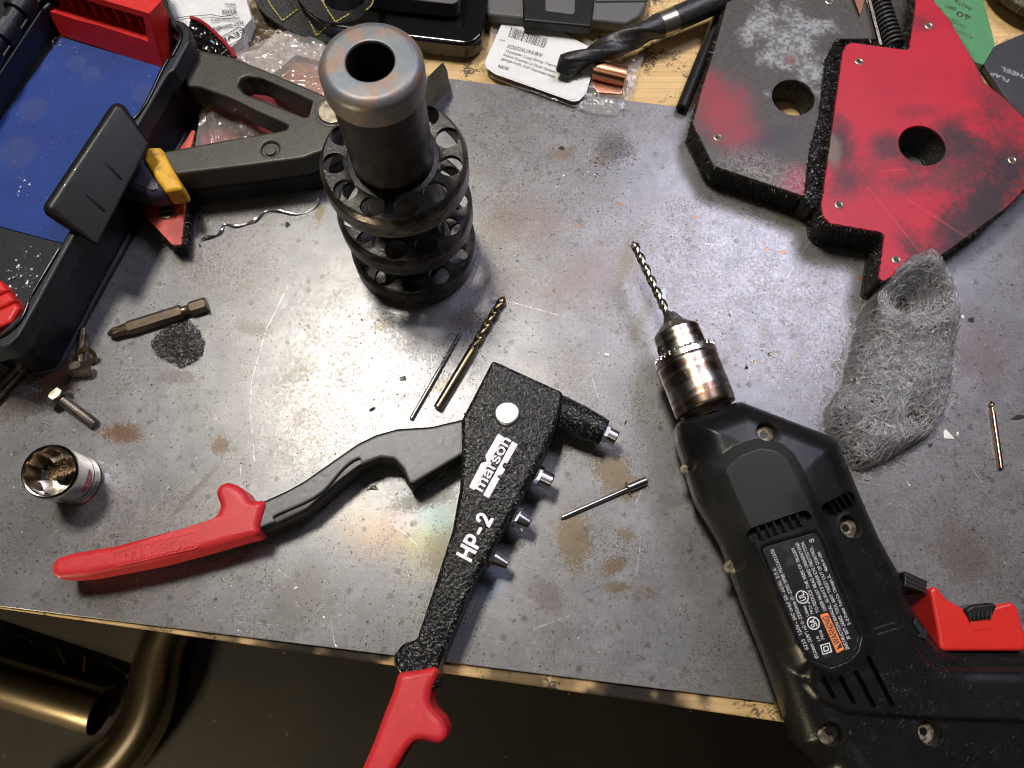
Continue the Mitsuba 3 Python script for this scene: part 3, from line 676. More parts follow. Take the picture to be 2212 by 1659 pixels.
vent1 = stadium(*d4([(597, 512), (832, 432)]), 2.9, TOP); vent2 = stadium(*d4([(965, 383), (1080, 322)]), 2.7, TOP)
slots = [stadium(*d4(s), .8, TOP) for s in ([(938, 1218), (988, 1312)], [(1020, 1218), (1085, 1338)], [(1093, 1190), (1178, 1350)], [(1152, 1118), (1270, 1352)])]
screws = [(*d4([c])[0], r) for c, r in (((645, 12), 4.4), ((292, 150), 2.5), ((520, 652), 2.9), ((1052, 475), 4.6), ((967, 1492), 4.2), ((1428, 1482), 4.4))]
screws = [(P(u, v, TOP - 6), r) for u, v, r in screws]
ridge = Polygon(rnd(np.vstack([PP(d4([(1000, 1080), (870, 1110), (870, 1250), (920, 1320), (1050, 1385), (1400, 1412), (1910, 1432), (2300, 1440), (2300, 1180), (1500, 1180), (1400, 1080), (1330, 950), (1100, 1020)]), TOP)]), 3, 1))
panelP, labP = Polygon(panel), Polygon(label_r)
pits = [Polygon(vent1), Polygon(vent2)] + [Polygon(s) for s in slots]
def sd(poly, xy):
    """Signed distance, positive inside."""
    pt = shapely.points(xy); d = shapely.distance(pt, poly.exterior)
    return np.where(shapely.contains_xy(poly, xy[:, 0], xy[:, 1]), d, -d)
def drill_z(xy, d):
    z = 24 + 17 * np.sqrt(np.clip(1 - (1 - np.clip(d / 14, 0, 1)) ** 2, 0, 1)) + 2.5 * np.clip((d - 8) / 20, 0, 1)
    s = sd(panelP, xy); t = np.clip((s + 4.5) / 4.8, 0, 1)
    z = z * (1 - t) + np.maximum(z, TOP) * t
    s = sd(ridge, xy); z = z + 1.6 * np.clip((s + .7) / 1.0, 0, 1) * (1 - t)
    s = sd(labP, xy); z = np.where(s > .6, TOP - 1.0, z - 1.0 * np.clip(s / .6, 0, 1) * (s <= .6))
    for pz in pits:
        s = sd(pz, xy); z = z - 5 * np.clip((s + .12) / .24, 0, 1)
    for c, r in screws:
        q = np.hypot(xy[:, 0] - c[0], xy[:, 1] - c[1])
        lip = np.clip(1 - np.abs(q - r - .5) / .5, 0, 1) * .2
        z = np.where(q < r, z - 5.5 * np.clip((r - q) / .3, 0, 1), z + lip)
    return z
feats = [(panel, .3), (label_r, .3), (vent1, .12), (vent2, .12)] + [(s, .12) for s in slots] + [(circ(c, r), .15) for c, r in screws]
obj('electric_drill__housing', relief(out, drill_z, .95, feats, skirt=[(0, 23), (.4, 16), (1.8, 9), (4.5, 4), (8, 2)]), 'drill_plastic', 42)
# ribs in the vents, screws, label
for a, b, n in (((600, 511), (832, 432), 6), ((968, 381), (1078, 323), 4)):
    p, q = P(*d4([a])[0], TOP), P(*d4([b])[0], TOP); d = (q - p) / np.linalg.norm(q - p); w = np.array([-d[1], d[0], 0])
    for k in range(n):
        c = p + (q - p) * (k + .5) / n - [0, 0, 1.2 if n == 6 else 2.2]
        obj('electric_drill__vent_rib', balls([c + w * 2.6, c - w * 2.6, c + w * 2.6 - [0, 0, 5], c - w * 2.6 - [0, 0, 5]], .4, 8), 'drill_plastic', 40)
for c, r in screws:
    zz = float(drill_z(np.array([c[:2]]), np.array([LineString(np.vstack([out, out[:1]])).distance(Point(c[:2]))]))[0]) + .4
    k = obj('electric_drill__screw', rev([(0, r * .95), (.6, r * .95), (.9, r * .6), (.9, r * .38), (.4, r * .3), (.3, .01)], [c[0], c[1], zz - 1], [c[0], c[1], zz + 3], 40), 'screw_metal', 40)
obj('electric_drill__label_plate', slab(rnd(np.array(labP.buffer(-.9).exterior.coords)[:-1], 2, .7), TOP - 1.5, TOP - .8, .15), 'label_plastic', 40)
LB = TOP - .8
L = []
for t, a, b, h in (('6215   120V~ (AC only) 50-60 Hz  3.5 A', (805, 1392), (470, 568), 1.35), ('\u00d810mm (3/8") n0 0-2250/min (0-2250 RPM) F012621500', (908, 1478), (447, 374), 1.35),
                   ('LR', (925, 1305), (905, 1255), 1.1), ('39098', (967, 1292), (935, 1195), 1.1), ('Listed', (812, 1055), (775, 950), 1.1), ('7P37 \u00ae', (858, 1037), (822, 905), 1.1),
                   ('TO REDUCE THE RISK OF INJURY.', (917, 1018), (655, 345), 1.35), ('USER MUST READ AND UNDERSTAND', (988, 998), (700, 308), 1.35),
                   ('INSTRUCTION MANUAL. ALWAYS WEAR EYE PROTECTION.', (1218, 1388), (752, 298), 1.35), ('IF BIT JAMS. TOOL MAY TWIST OUT OF CONTROL.', (1232, 1285), (838, 342), 1.35),
                   ('S-B Power Tool Co. Chicago, IL.   Made in USA', (1232, 1140), (918, 400), 1.2), ('S', (866, 305), (853, 268), 1.9)):
    L.append(text_uv(t, *dl([a, b]), LB - .02, h, depth=.12))
def ringtxt(c, r, t, th, gap=0):
    c = P(*dl([c])[0], LB); d = P(*dl([(0, 0)])[0], LB) - P(*dl([(383, 923)])[0], LB); d /= np.linalg.norm(d)
    up = np.cross([0, 0, 1.0], d); a = circ(c, r); b = circ(c, r - th)
    L.append(slab(a, LB - .02, LB + .1, 0, holes=[b]))
    L.append(text(t, r * .95, c - d * r * .62 - up * r * .45, d, depth=.12, bold=True, width=r * 1.25))
ringtxt((740, 862), 2.55, 'UL', .4); ringtxt((853, 1126), 2.5, 'SA', .45)
sq = lambda k: PP(dl([(980 + k * x, 1385 + k * y) for x, y in ((-.85, -.5), (.5, -.9), (.9, .45), (-.45, .9))]), LB)
for k in (72, 38):
    L.append(slab(rnd(sq(k), .05, .5), LB - .02, LB + .1, 0, holes=[rnd(sq(k - 14), .05, .5)]))
obj('electric_drill__label_plate__lettering', join(L), 'print_white', False)
wq = PP(dl([(918, 1042), (998, 1018), (1168, 1390), (1092, 1432)]), LB)
obj('electric_drill__label_plate__warning_strip', slab(rnd(wq, .2, .6), LB - .1, LB + .08, 0), 'print_orange', 20)
tri = PP(dl([(1085, 1395), (1148, 1370), (1125, 1318)]), LB)
wl = [text_uv('WARNING', *dl([(1125, 1330), (998, 1045)]), LB + .05, 2.3, depth=.1, bold=True), slab(rnd(tri, .05, .3), LB, LB + .15, 0)]
obj('electric_drill__label_plate__warning_lettering', join(wl), 'print_black', False)
# trigger, lock button, direction lever
tz = 36
trig = rnd(PP(d4([(1440, 738), (1470, 750), (1530, 828), (1600, 868), (1640, 885), (1760, 866), (1850, 842), (1880, 868), (1915, 1000), (1920, 1085), (1500, 1085), (1490, 1000)]), tz), 2.0, .8)
obj('electric_drill__trigger', slab(trig, 12, tz, 1.4, bot=1, steps=6), 'trigger_red', 50)
hk = P(*d4([(1690, 965)])[0], tz)
obj('electric_drill__trigger__notch', slab(rnd(PP(d4([(1650, 935), (1755, 925), (1752, 975), (1660, 985)]), tz), .6, .5), tz - 1, tz + .35, .3), 'trigger_red', 40)
bt = PP(d4([(1612, 880), (1650, 856), (1740, 846), (1782, 856), (1748, 928), (1648, 938)]), tz + 1)
obj('electric_drill__trigger__lock_button', slab(rnd(bt, 1.0, .6), 18, tz + 1.6, 1.5, steps=5), 'black_plastic', 40)
for k in range(6):
    a = P(*d4([(1646 + 20 * k, 938 - 2 * k)])[0], tz + 1.4); b = P(*d4([(1644 + 21 * k, 895 - 3 * k)])[0], tz + 1.4)
    obj('electric_drill__trigger__lock_button__rib', balls([a, b], .28, 8), 'black_plastic')
lv = rnd(PP(d4([(1322, 688), (1440, 742), (1425, 800), (1322, 772)]), 34), .6, .6)
obj('electric_drill__direction_lever', slab(lv, 18, 34, .8), 'black_plastic', 40)
for k in range(3):
    a, b = P(*d4([(1330, 712 + 22 * k)])[0], 34.1), P(*d4([(1432, 762 + 18 * k)])[0], 34.1)
    obj('electric_drill__direction_lever__rib', balls([a, b], .3, 8), 'worn_plastic')
ar = PP(d4([(1375, 915), (1420, 985), (1434, 975), (1432, 1032), (1384, 1012), (1398, 1000), (1366, 950)]), 40)
obj('electric_drill__arrow_mark', slab(rnd(ar, .2, .5), 34, 40.5, .2), 'black_enamel', 40)
# chuck and the bit it holds
AZ = 25.0
cz = Zm(1500, 550, 3.3175)
cj, cb = P(*cz([(437, 712)])[0], AZ), P(*cz([(745, 1500)])[0], AZ)
ax = (cb - cj); CL = np.linalg.norm(ax); ax /= CL
def cs(s): return CL * s / 846.0
kr = 13.9 / 267
ch = [(cs(75), 3.6), (cs(80), 80 * kr), (cs(100), 118 * kr), (cs(168), 203 * kr), (cs(180), 209 * kr), (cs(352), 211 * kr), (cs(354), 150 * kr)]
pbr('dark_hole', (.012, .009, .007), .4, .3)
obj('electric_drill__chuck_nose', rev(ch, cj, cb, 96), 'chuck_steel', 30)
m = 240; aa = np.arange(m) * 2 * math.pi / m; tooth = .55 + .45 * np.sign(np.sin(aa * 30))
R, o, _ = frame(cj, cb)
secs = [np.column_stack([r * np.cos(aa), r * np.sin(aa), np.full(m, cs(s))]) @ R.T + o for s, r in ((352, 210 * kr * np.ones(m)), (354, (232 + 34 * tooth) * kr), (372, (262 + 10 * tooth) * kr), (372, 273 * kr * np.ones(m)) if False else (385, (262 + 11 * tooth) * kr), (388, 273 * kr * np.ones(m)), (420, 273 * kr * np.ones(m)), (428, 262 * kr * np.ones(m)))]
obj('electric_drill__chuck_gear', loft(secs, True, False), 'chuck_steel', 25)
obj('electric_drill__chuck_sleeve', rev([(cs(426), 261 * kr), (cs(430), 262 * kr), (cs(438), 269 * kr), (cs(560), 268 * kr), (cs(562), 266.5 * kr), (cs(640), 266.5 * kr), (cs(642), 268 * kr), (cs(810), 267 * kr), (cs(838), 258 * kr), (cs(845), 230 * kr), (cs(900), 180 * kr)], cj, cb, 96), 'chuck_steel', 30)
for k in range(3):
    an = math.radians(90 + 38 + 120 * k); v = math.cos(an) * R[:, 0] + math.sin(an) * R[:, 1]; w = np.cross(v, ax)
    a = cj + v * 2.0; b = cj + ax * cs(92) + v * 4.2
    obj('electric_drill__jaw', hull([a + w * 1.1 - v * .6, a - w * 1.1 - v * .6, a + w * .9 + v * .5, a - w * .9 + v * .5, b + w * 2.6 - v * 2, b - w * 2.6 - v * 2, b + w * 2.2 + v * 1.1, b - w * 2.2 + v * 1.1]), 'bright_steel', 30)
    an = math.radians(90 - 42 + 120 * k); v = math.cos(an) * R[:, 0] + math.sin(an) * R[:, 1]
    hc = cj + ax * cs(300) + v * 208 * kr
    obj('electric_drill__key_hole', rev([(.12, .01), (.12, 1.9), (.32, 2.2), (.28, 2.5), (-.3, 2.8)], hc, hc + v, 36), 'dark_hole', 30)  # raised dark disc standing in for the shaded hole
nk = cj + ax * cs(600)
v = R[:, 1] if R[2, 1] > 0 else -R[:, 1]
tl = []
for i, chx in enumerate('\u00aeAVO\u25cbTLIN'):
    if chx == '\u25cb': continue
    an = math.radians(52 - 13 * i); rad = math.cos(an) * np.cross(ax, v) * -1 + 0
    u_, w_ = v, np.cross(v, ax)
    rdir = math.cos(an - math.radians(10)) * u_ * 1.0 + math.sin(an - math.radians(10)) * w_
    tan = -math.sin(an - math.radians(10)) * u_ + math.cos(an - math.radians(10)) * w_
    tl.append(text(chx, 2.1, nk + rdir * 266.9 * kr - ax * 0, -tan, -ax, depth=.06))
obj('electric_drill__chuck_sleeve__stamped_lettering', join(tl), 'dark_bit', False)
bt_, bj = P(1367, 521, AZ - 1), P(1447, 690, AZ)
k = obj('drill_bit', twist(bt_, bj, 2.05, 13, .45, 1.0, 32, .4), 'steel_bit', 40)
thing(k, 'bronze tinted twist drill bit clamped in the drill chuck', 'drill bit')
# ---------------------------------------------------------------- baffle tower
thing('baffle_tower', 'black metal baffle stack of three drilled discs on a tube with a heat tinted cap', 'metal part')
TX, TY = -49.3, 195.3
def cyl_r(c, r, z0, z1, seg=40): return manifold3d.Manifold.cylinder(z1 - z0, r, r, seg).translate((c[0], c[1], z0))
for z, sk, a0 in ((83.6, 12.5, -90 + 15), (48.3, 12.5, -90 - 6), (14.2, 13.6, -90 + 2)):
    sec = manifold3d.CrossSection([np.array([[19.3, z - 2.6], [29.0, z - 2.6], [29.3, z - sk], [30.6, z - sk], [31.1, z - sk + .5], [31.1, z - 3.4], [30.7, z - 2.4], [29.6, z - .5], [28.9, z - .1], [24, z - .25], [20, z - .7], [19.3, z - .9]])])
    d = manifold3d.Manifold.revolve(sec, 144)
    for k in range(11):
        a = math.radians(a0 + k * 360 / 11)
        d -= cyl_r((24.2 * math.cos(a), 24.2 * math.sin(a)), 5.0, z - 4, z + 2)
    v, f = vf(d); v[:, :2] += [TX, TY]
    obj('baffle_tower__drilled_disc', (v, f), 'black_oxide', 25)
    obj('baffle_tower__hub', rev([(z - 4, 17), (z - 4, 19.4), (z - 1.6, 19.4), (z - 1.2, 17)], [TX, TY, 0], [TX, TY, 1], 64), 'black_oxide', 30)
B0, B1 = np.array([TX, TY, 0]), np.array([TX, TY, 1])
pbr('tube_black', lambda p, n, uv: mix((.010, .010, .010), (.035, .030, .027), fbm(p.x * 300, p.y * 300, p.z * 120)), .36, .2, specular=.2)
obj('baffle_tower__tube', rev([(.4, 10.4), (.4, 16.4), (20, 16.6), (130, 17.2)], B0, B1, 96), 'tube_black', 40)
cap = [(128.5, 16.5), (128.5, 18.3), (129.2, 18.6), (137, 18.6)] + [(137 + 4 * math.sin(t), 14.6 + 4 * math.cos(t)) for t in np.linspace(.15, math.pi / 2, 10)] + [(141.1, 9.3), (140.9, 8.8), (140.2, 8.5)]
obj('baffle_tower__bore', rev([(140.2, 8.5), (60, 8.5), (60, .01)], B0, B1, 64), 'tube_black', 40)
obj('baffle_tower__cap', rev(cap, B0, B1, 96), 'heat_steel', 45)
obj('metal_crumb', hull(np.array([TX + 3.5, TY - 3.0, 95]) + rng.normal(0, 1, (14, 3)) * [2.0, 1.0, 1.2]), 'bright_steel', 20)
thing('metal_crumb', 'shiny metal crumb deep inside the tower cap hole', 'metal crumb')

# ---------------------------------------------------------------- loose hardware on the sheet
k = obj('drill_bit', twist(P(1090, 640, 2.3), P(945, 882, 2.3), 2.25, 15, .5, 1.1, 32, .2, 33), 'gold_bit', 40)
thing(k, 'longer bronze drill bit lying on the sheet above the riveter head', 'drill bit')
k = obj('drill_bit', twist(P(994, 721, 1.1), P(888, 906, 1.1), 1.05, 6.5, .5, 1.1, 24, .2, 21), 'dark_bit', 40)
thing(k, 'thin dark drill bit lying left of the longer bronze bit', 'drill bit')
k = obj('drill_bit', twist(P(2141, 865, 1.2), P(2163, 1013, 1.2), 1.15, 8, .45, 1.1, 24, .2, 6), 'copper_bit', 40)
thing(k, 'short copper coloured drill bit near the right edge', 'drill bit')
# blind rivet
r0, r1 = P(1211, 1119, 1.3), P(1397, 1037, 2.1); rd = (r1 - r0) / np.linalg.norm(r1 - r0); RL = np.linalg.norm(r1 - r0)
thing('blind_rivet', 'steel blind rivet with a long pin below the riveter nose', 'rivet')
obj('blind_rivet__pin', rev([(0, .01), (.3, .6), (1.4, 1.0), (RL - 10, 1.0)], r0, r1, 24), 'bright_steel', 40)
obj('blind_rivet__body', rev([(RL - 9.6, 1.0), (RL - 9.6, 1.9), (RL - .8, 1.95), (RL - .2, 1.7), (RL, 1.1), (RL - .2, .01)], r0, r1, 28), 'bright_steel', 40)
obj('blind_rivet__flange', rev([(RL - 10.4, .9), (RL - 10.4, 2.2), (RL - 10.0, 3.2), (RL - 9.6, 3.2), (RL - 9.5, 1.8)], r0 + [0, 0, 1.0], r1 + [0, 0, 1.0], 36), 'aged_steel', 30)
# screwdriver bit
q0, q1 = P(233, 723, 3.3), P(447, 656, 3.3); qd = (q1 - q0) / np.linalg.norm(q1 - q0); QL = np.linalg.norm(q1 - q0)
thing('screwdriver_bit', 'brown steel hex shank screwdriver bit with a cross tip', 'screwdriver bit')
pbr('brown_steel', lambda p, n, uv: mix((.24, .19, .14), (.12, .09, .07), fbm(p.x * 300, p.y * 300, p.z * 300)), .36, .9)
obj('screwdriver_bit__shank', hexbar(q0 + qd * QL * .205, q0 + qd * QL * .75, 6.35, .5, .25), 'brown_steel', 20)
obj('screwdriver_bit__drive_end', hexbar(q0 + qd * QL * .83, q1, 6.35, .8, .25), 'brown_steel', 20)
obj('screwdriver_bit__neck', rev([(QL * .74, 3.0), (QL * .76, 2.3), (QL * .81, 2.3), (QL * .84, 3.0)], q0, q1, 32), 'brown_steel', 40)
R, o, _ = frame(q0, q1); a = np.arange(48) * 2 * math.pi / 48; secs = []
for s in np.linspace(0, QL * .215, 24):
    r = min(2.6, .8 + s * .62) if s < 6.5 else 2.6 + .1 * min(4, s - 6.5)
    fl = .55 * max(0, 1 - s / 6.5)
    rr = r * (1 - fl * np.clip(np.cos(4 * a) * .8 + .2, 0, 1))
    secs.append(np.column_stack([rr * np.cos(a), rr * np.sin(a), np.full(48, s)]) @ R.T + o)
obj('screwdriver_bit__cross_tip', loft(secs), 'brown_steel', 35)
# bolts, washers, threaded rod
def bolt(key, label, tip, head, r, af, hh):
    d = (head - tip) / np.linalg.norm(head - tip); L = np.linalg.norm(head - tip)
    thing(key, label, 'bolt')
    obj(key + '__shank', thread(tip, tip + d * (L - hh), r, 1.05, .38), 'aged_steel', 30)
    obj(key + '__head', hexbar(head - d * hh, head, af, .8, .1), 'aged_steel', 20)
    return d
bd = bolt('hex_bolt', 'steel hex bolt with a washer loose on its thread, half in shadow', P(181, 712, 2.6), P(173, 806, 5.0), 2.6, 9.6, 4.2)
wc = P(186, 770, 4.6); wn = bd * .8 + np.array([.12, 0, .6])
k = obj('flat_washer', rev([(-.4, 2.7), (-.4, 4.9), (.4, 4.9), (.4, 2.7), (-.4, 2.7)], wc, wc + wn, 48), 'aged_steel', 30)
thing(k, 'flat steel washer threaded on the shadowed bolt', 'washer')
bolt('hex_bolt_001', 'rusty tinged hex bolt lying in the open above the socket', P(205, 916, 2.8), P(120, 852, 4.6), 2.75, 9.8, 4.2)
ra, rb, rm = P(-60, 903, 3.5), P(131, 705, 3.5), P(64, 775, 3.5)
thing('threaded_rod', 'steel rod with a threaded end beside the lower corner of the tool case', 'rod')
rdv = (rb - ra) / np.linalg.norm(rb - ra)
obj('threaded_rod__shank', rev([(0, .01), (0, 3.4), (np.linalg.norm(rm - ra), 3.4), (np.linalg.norm(rm - ra), .01)], ra, rb, 40), 'aged_steel', 40)
obj('threaded_rod__thread', thread(rm, rb, 3.3, .9, .3, 36, 6), 'aged_steel', 30)
# socket
s0, s1 = P(163, 1036, 1.2), P(107, 1018, 29); sdv = (s1 - s0) / np.linalg.norm(s1 - s0); SL = np.linalg.norm(s1 - s0)
thing('wrench_socket', 'chrome twelve point wrench socket with a red size band', 'socket')
SR = 11.9
obj('wrench_socket__shell', rev([(0, 7), (0, SR - .9), (.6, SR - .2), (1.4, SR), (1.6, SR - .3), (2.2, SR - .3), (2.4, SR), (9.6, SR), (9.8, SR - .3), (10.4, SR - .3), (10.6, SR), (SL - 1.2, SR), (SL - .4, SR - .25), (SL, SR - .8), (SL - .1, SR - 1.3)], s0, s1, 96), 'chrome', 35)
R, o, _ = frame(s0, s1); a = np.arange(144) * 2 * math.pi / 144
st = 1 - .075 * np.abs(np.cos(a * 6)) ** .6
secs = [np.column_stack([rr * np.cos(a), rr * np.sin(a), np.full(144, s)]) @ R.T + o for rr, s in ((np.full(144, SR - 1.3), SL - .1), ((SR - 1.35) * (.5 + .5 * st), SL - 1.0), ((SR - 1.3) * st, SL - 2.2), ((SR - 1.4) * st, 13.0), (np.full(144, 6.5), 11.5), (np.full(144, 4.2), 11.2))]
obj('wrench_socket__bore', loft(secs, True, False), 'socket_inner', 30)
c4 = [np.array([x, y]) for x, y in ((3.4, 3.4), (-3.4, 3.4), (-3.4, -3.4), (3.4, -3.4))]
sq4 = resample(np.array(c4), .6)
obj('wrench_socket__drive_hole', loft([np.column_stack([sq4 * (1.25 if s > 11 else 1), np.full(len(sq4), s)]) @ R.T + o for s in (11.25, 10.6, 1.0)], True, False), 'socket_inner', 30)
def in_socket(r, n):
    a = r.uniform(-2.6, .4, n); rr = 8.2 * np.sqrt(r.random(n)); loc = np.column_stack([rr * np.cos(a + 2.0), rr * np.sin(a + 2.0), 11.6 + 3.2 * r.random(n) * (1 - rr / 11)])
    return loc @ R.T + o
pbr('rust_tan', lambda p, n, uv: mix((.62, .46, .30), (.30, .18, .09), fbm(p.x * 900, p.y * 900, p.z * 900)), .8)
obj('rust_crumbs', grains(420, in_socket, .3, 1.1, 1, 9), 'rust_tan', False)
thing('rust_crumbs', 'tan rust crumbs caked inside the wrench socket', 'rust', kind='stuff')
def wrap(m, r):
    v, f = vf(m); an = v[:, 0] / r
    return np.column_stack([(r + v[:, 2]) * np.cos(an), (r + v[:, 2]) * np.sin(an), v[:, 1]]) @ R.T + o, f
th0 = math.atan2(*(R.T @ np.array([1, -.18, 0]))[[1, 0]]) * SR
el = Polygon(circ((th0 - .5, 15.2), 5.6, 60, 2.9, .12))
g = relief(np.array(el.exterior.coords)[:-1], lambda xy, d: np.full(len(xy), .07), .6)
pbr('red_band', (.36, .02, .05), .3)
obj('wrench_socket__size_mark', wrap(g, SR), 'red_band', 40)
tm = text('3/4', 2.7, (th0 - 3.2, 13.6, .1), (1, .12, 0), depth=.08, width=5.6)
obj('wrench_socket__size_mark__lettering', wrap(tm, SR), 'print_white', False)
tm = text('POWERBUILT', 2.6, (th0 - 10.5, 5.2, -.02), (1, 0, 0), depth=.07, width=18)
obj('wrench_socket__lettering', wrap(tm, SR), 'dark_bit', False)
# wavy shaving
sp = spline([P(u, v, z) for u, v, z in ((688, 428, 2.6), (685, 440, 1.2), (640, 462, .7), (603, 454, 1.6), (572, 458, .6), (550, 474, 1.8), (530, 484, .7), (505, 487, 1.4), (484, 486, .6), (478, 497, 1.5), (470, 508, .6), (446, 512, 1.5), (437, 518, .6), (431, 531, 1.2))], 160)
wd = .42 + .28 * np.abs(np.sin(np.linspace(0, 22, 160)))
obj('metal_shaving', tube(sp, wd, 6), 'bright_steel', 40)
thing('metal_shaving', 'long wavy silver metal shaving left of the baffle tower', 'metal shaving')

pz5 = Zm(0, 600, 2.765)
pile = Polygon(PP(pz5([(1260, 490), (1300, 530), (1350, 580), (1385, 660), (1370, 740), (1310, 790), (1230, 830), (1150, 790), (1080, 760), (1030, 690), (1020, 650), (1090, 570), (1180, 520)])))
def in_pile(r, n):
    x0, y0, x1, y1 = pile.bounds; out = []
    while len(out) < n:
        q = np.column_stack([r.uniform(x0, x1, 4 * n), r.uniform(y0, y1, 4 * n)])
        d = sd(pile, q); q = q[d > r.normal(0, .35, len(q))]; out = q if len(out) == 0 else np.vstack([out, q])
    out = out[:n]; hgt = 1.6 * np.clip(sd(pile, out) / 6, 0, 1)
    return np.column_stack([out, hgt * r.random(n) + .15])
def round_pile(r, n):
    c = np.array(pile.centroid.coords[0]); q = c + r.normal(0, 1, (n, 2)) * [9.5, 9.0]
    return np.column_stack([q, np.full(n, .2)])
obj('filings_pile', join([grains(5200, in_pile, .22, .6, 1, 3), grains(420, round_pile, .12, .45, .7, 6)]), 'filings', False)
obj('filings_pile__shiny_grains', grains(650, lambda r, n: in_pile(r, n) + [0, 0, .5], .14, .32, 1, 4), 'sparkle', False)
thing('filings_pile', 'round pile of dark glittering iron filings beside the screwdriver bit', 'iron filings', kind='stuff')
labels['filings_pile__shiny_grains'] = {'kind': 'stuff', 'label': 'bright grains among the filings'}
platep = Polygon([P(0, 200)[:2], P(0, 1305)[:2], P(2212, 1585)[:2], P(2212, 330)[:2], P(1000, 180)[:2]])
def on_plate(r, n):
    x0, y0, x1, y1 = platep.bounds; q = np.column_stack([r.uniform(x0, x1, 3 * n), r.uniform(y0, y1, 3 * n)])
    w = meshkit.fbm(np.column_stack([q * .02, np.zeros(len(q))]), 3, 5)
    q = q[shapely.contains_xy(platep, q[:, 0], q[:, 1]) & (w > .35 + .3 * r.random(len(q)))][:n]
    return np.column_stack([q, np.full(len(q), .12)])
def grains_on(n, *a, **k):
    return grains(n, lambda r, m: (lambda c: np.resize(c, (m, 3)))(on_plate(r, m)), *a, **k)
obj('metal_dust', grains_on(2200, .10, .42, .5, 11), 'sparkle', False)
thing('metal_dust', 'bright metal dust scattered over the steel sheet', 'metal dust', kind='stuff')
obj('dark_dust', grains_on(5200, .10, .62, .5, 12), 'crumb', False)
thing('dark_dust', 'dark crumbs and grit scattered over the steel sheet', 'grit', kind='stuff')
def near(pts, sp):
    def g(r, n):
        i = r.integers(0, len(pts), n); c = np.array([P(u, v) for u, v in pts])[i]
        return np.column_stack([c[:, :2] + r.normal(0, sp, (n, 2)), np.full(n, .15)])
    return g
obj('drilling_swarf', grains(1300, near([(1090, 640), (1010, 690), (960, 760), (940, 850), (880, 700), (800, 690), (1000, 800), (1030, 720), (1330, 320), (1345, 340), (1310, 350), (1290, 365)], 5), .12, .55, .6, 13), 'crumb', False)
thing('drilling_swarf', 'dark swarf specks around the loose drill bits', 'swarf', kind='stuff')
def flake(c, s, seed, h=.5):
    r = np.random.default_rng(seed); p = r.normal(0, 1, (12, 3)) * [s, s * .55, h * .3]; an = r.uniform(0, 6.3)
    q = p @ np.array([[math.cos(an), math.sin(an), 0], [-math.sin(an), math.cos(an), 0], [0, 0, 1]]); q[:, 2] -= q[:, 2].min() - .03
    return hull(q + [c[0], c[1], 0])
for i, (u, v, s, mat, key, lab, cat) in enumerate((
    (2048, 939, 1.7, 'flake_white', 'white_flake', 'white flake lying right of the steel wool', 'flake'), (2068, 937, .7, 'flake_white', 'white_flake', 'small white chip beside the larger white flake', 'flake'),
    (1310, 768, .9, 'flake_white', 'white_flake', 'small white flake between the loose bits and the chuck', 'flake'), (1378, 818 - 50, .01, 'flake_white', None, '', ''),
    (1663, 765, .9, 'gold_bit', 'brass_chip', 'brass coloured chip right of the chuck', 'metal chip'), (1625, 783, .6, 'gold_bit', 'brass_chip', 'smaller brass coloured chip near the chuck', 'metal chip'),
    (1612, 793, .9, 'crumb', 'dark_chip', 'black chip next to the small brass coloured chip', 'chip'), (1352, 872 + 40, .8, 'crumb', 'dark_chip', 'dark chip left of the drill housing', 'chip'),
    (620, 560 - 72, 1.6, 'crumb', 'dark_chip', 'dark chip below the wavy shaving', 'chip'), (1214, 320, 1.3, 'crumb', 'dark_chip', 'dark chip above the centre of the sheet', 'chip'),
    (870, 818, 1.2, 'filings', 'grey_chip', 'thin grey chip left of the riveter head', 'chip'), (1225, 290, .01, 'crumb', None, '', ''),
    (804, 883, 1.2, 'filings', 'grey_chip', 'grey chip on the bright patch of the sheet', 'chip'), (802, 1054, 1.5, 'filings', 'grey_chip', 'blue grey chip below the riveter lever', 'chip'),
    (2095, 690, 1.5, 'crumb', 'dark_chip', 'black shred right of the steel wool pad', 'chip'), (2062, 688, 1.3, 'crumb', 'dark_chip', 'black sliver at the right rim of the steel wool', 'chip'),
    (2078, 684, .9, 'flake_white', 'white_flake', 'white fleck beside the black shred', 'flake'), (2010, 962, 1.2, 'crumb', 'dark_chip', 'dark sliver below the steel wool pad', 'chip'),
    (2198, 900, 2.2, 'filings', 'grey_chip', 'grey scrap at the right edge by the copper coloured bit', 'chip'), (1136, 1135, 1.0, 'flake_white', 'white_flake', 'white shred beside the riveter nosepieces', 'flake'),
    (1127, 1146, .8, 'flake_white', 'white_flake', 'tiny white shred under the middle nosepiece', 'flake'), (640, 1270, .8, 'flake_white', 'white_flake', 'white curl on the sheet above its front edge', 'flake'))):
    if key is None: continue
    k = obj(key, flake(P(u, v), s, 50 + i), mat, False); thing(k, lab, cat)
ch = PP([(1427, 626), (1438, 618), (1441, 655), (1432, 660), (1423, 640)], 2)
k = obj('plastic_shard', slab(rnd(ch, .2, .6), .5, .9, .1), 'clear_blue', 20)
scene['mat_clear_blue'] = {'type': 'twosided', 'bsdf': {'type': 'principled', 'base_color': {'type': 'rgb', 'value': [.34, .40, .46]}, 'roughness': .15}}
thing(k, 'small blue grey plastic shard beside the drill bit in the chuck', 'shard')

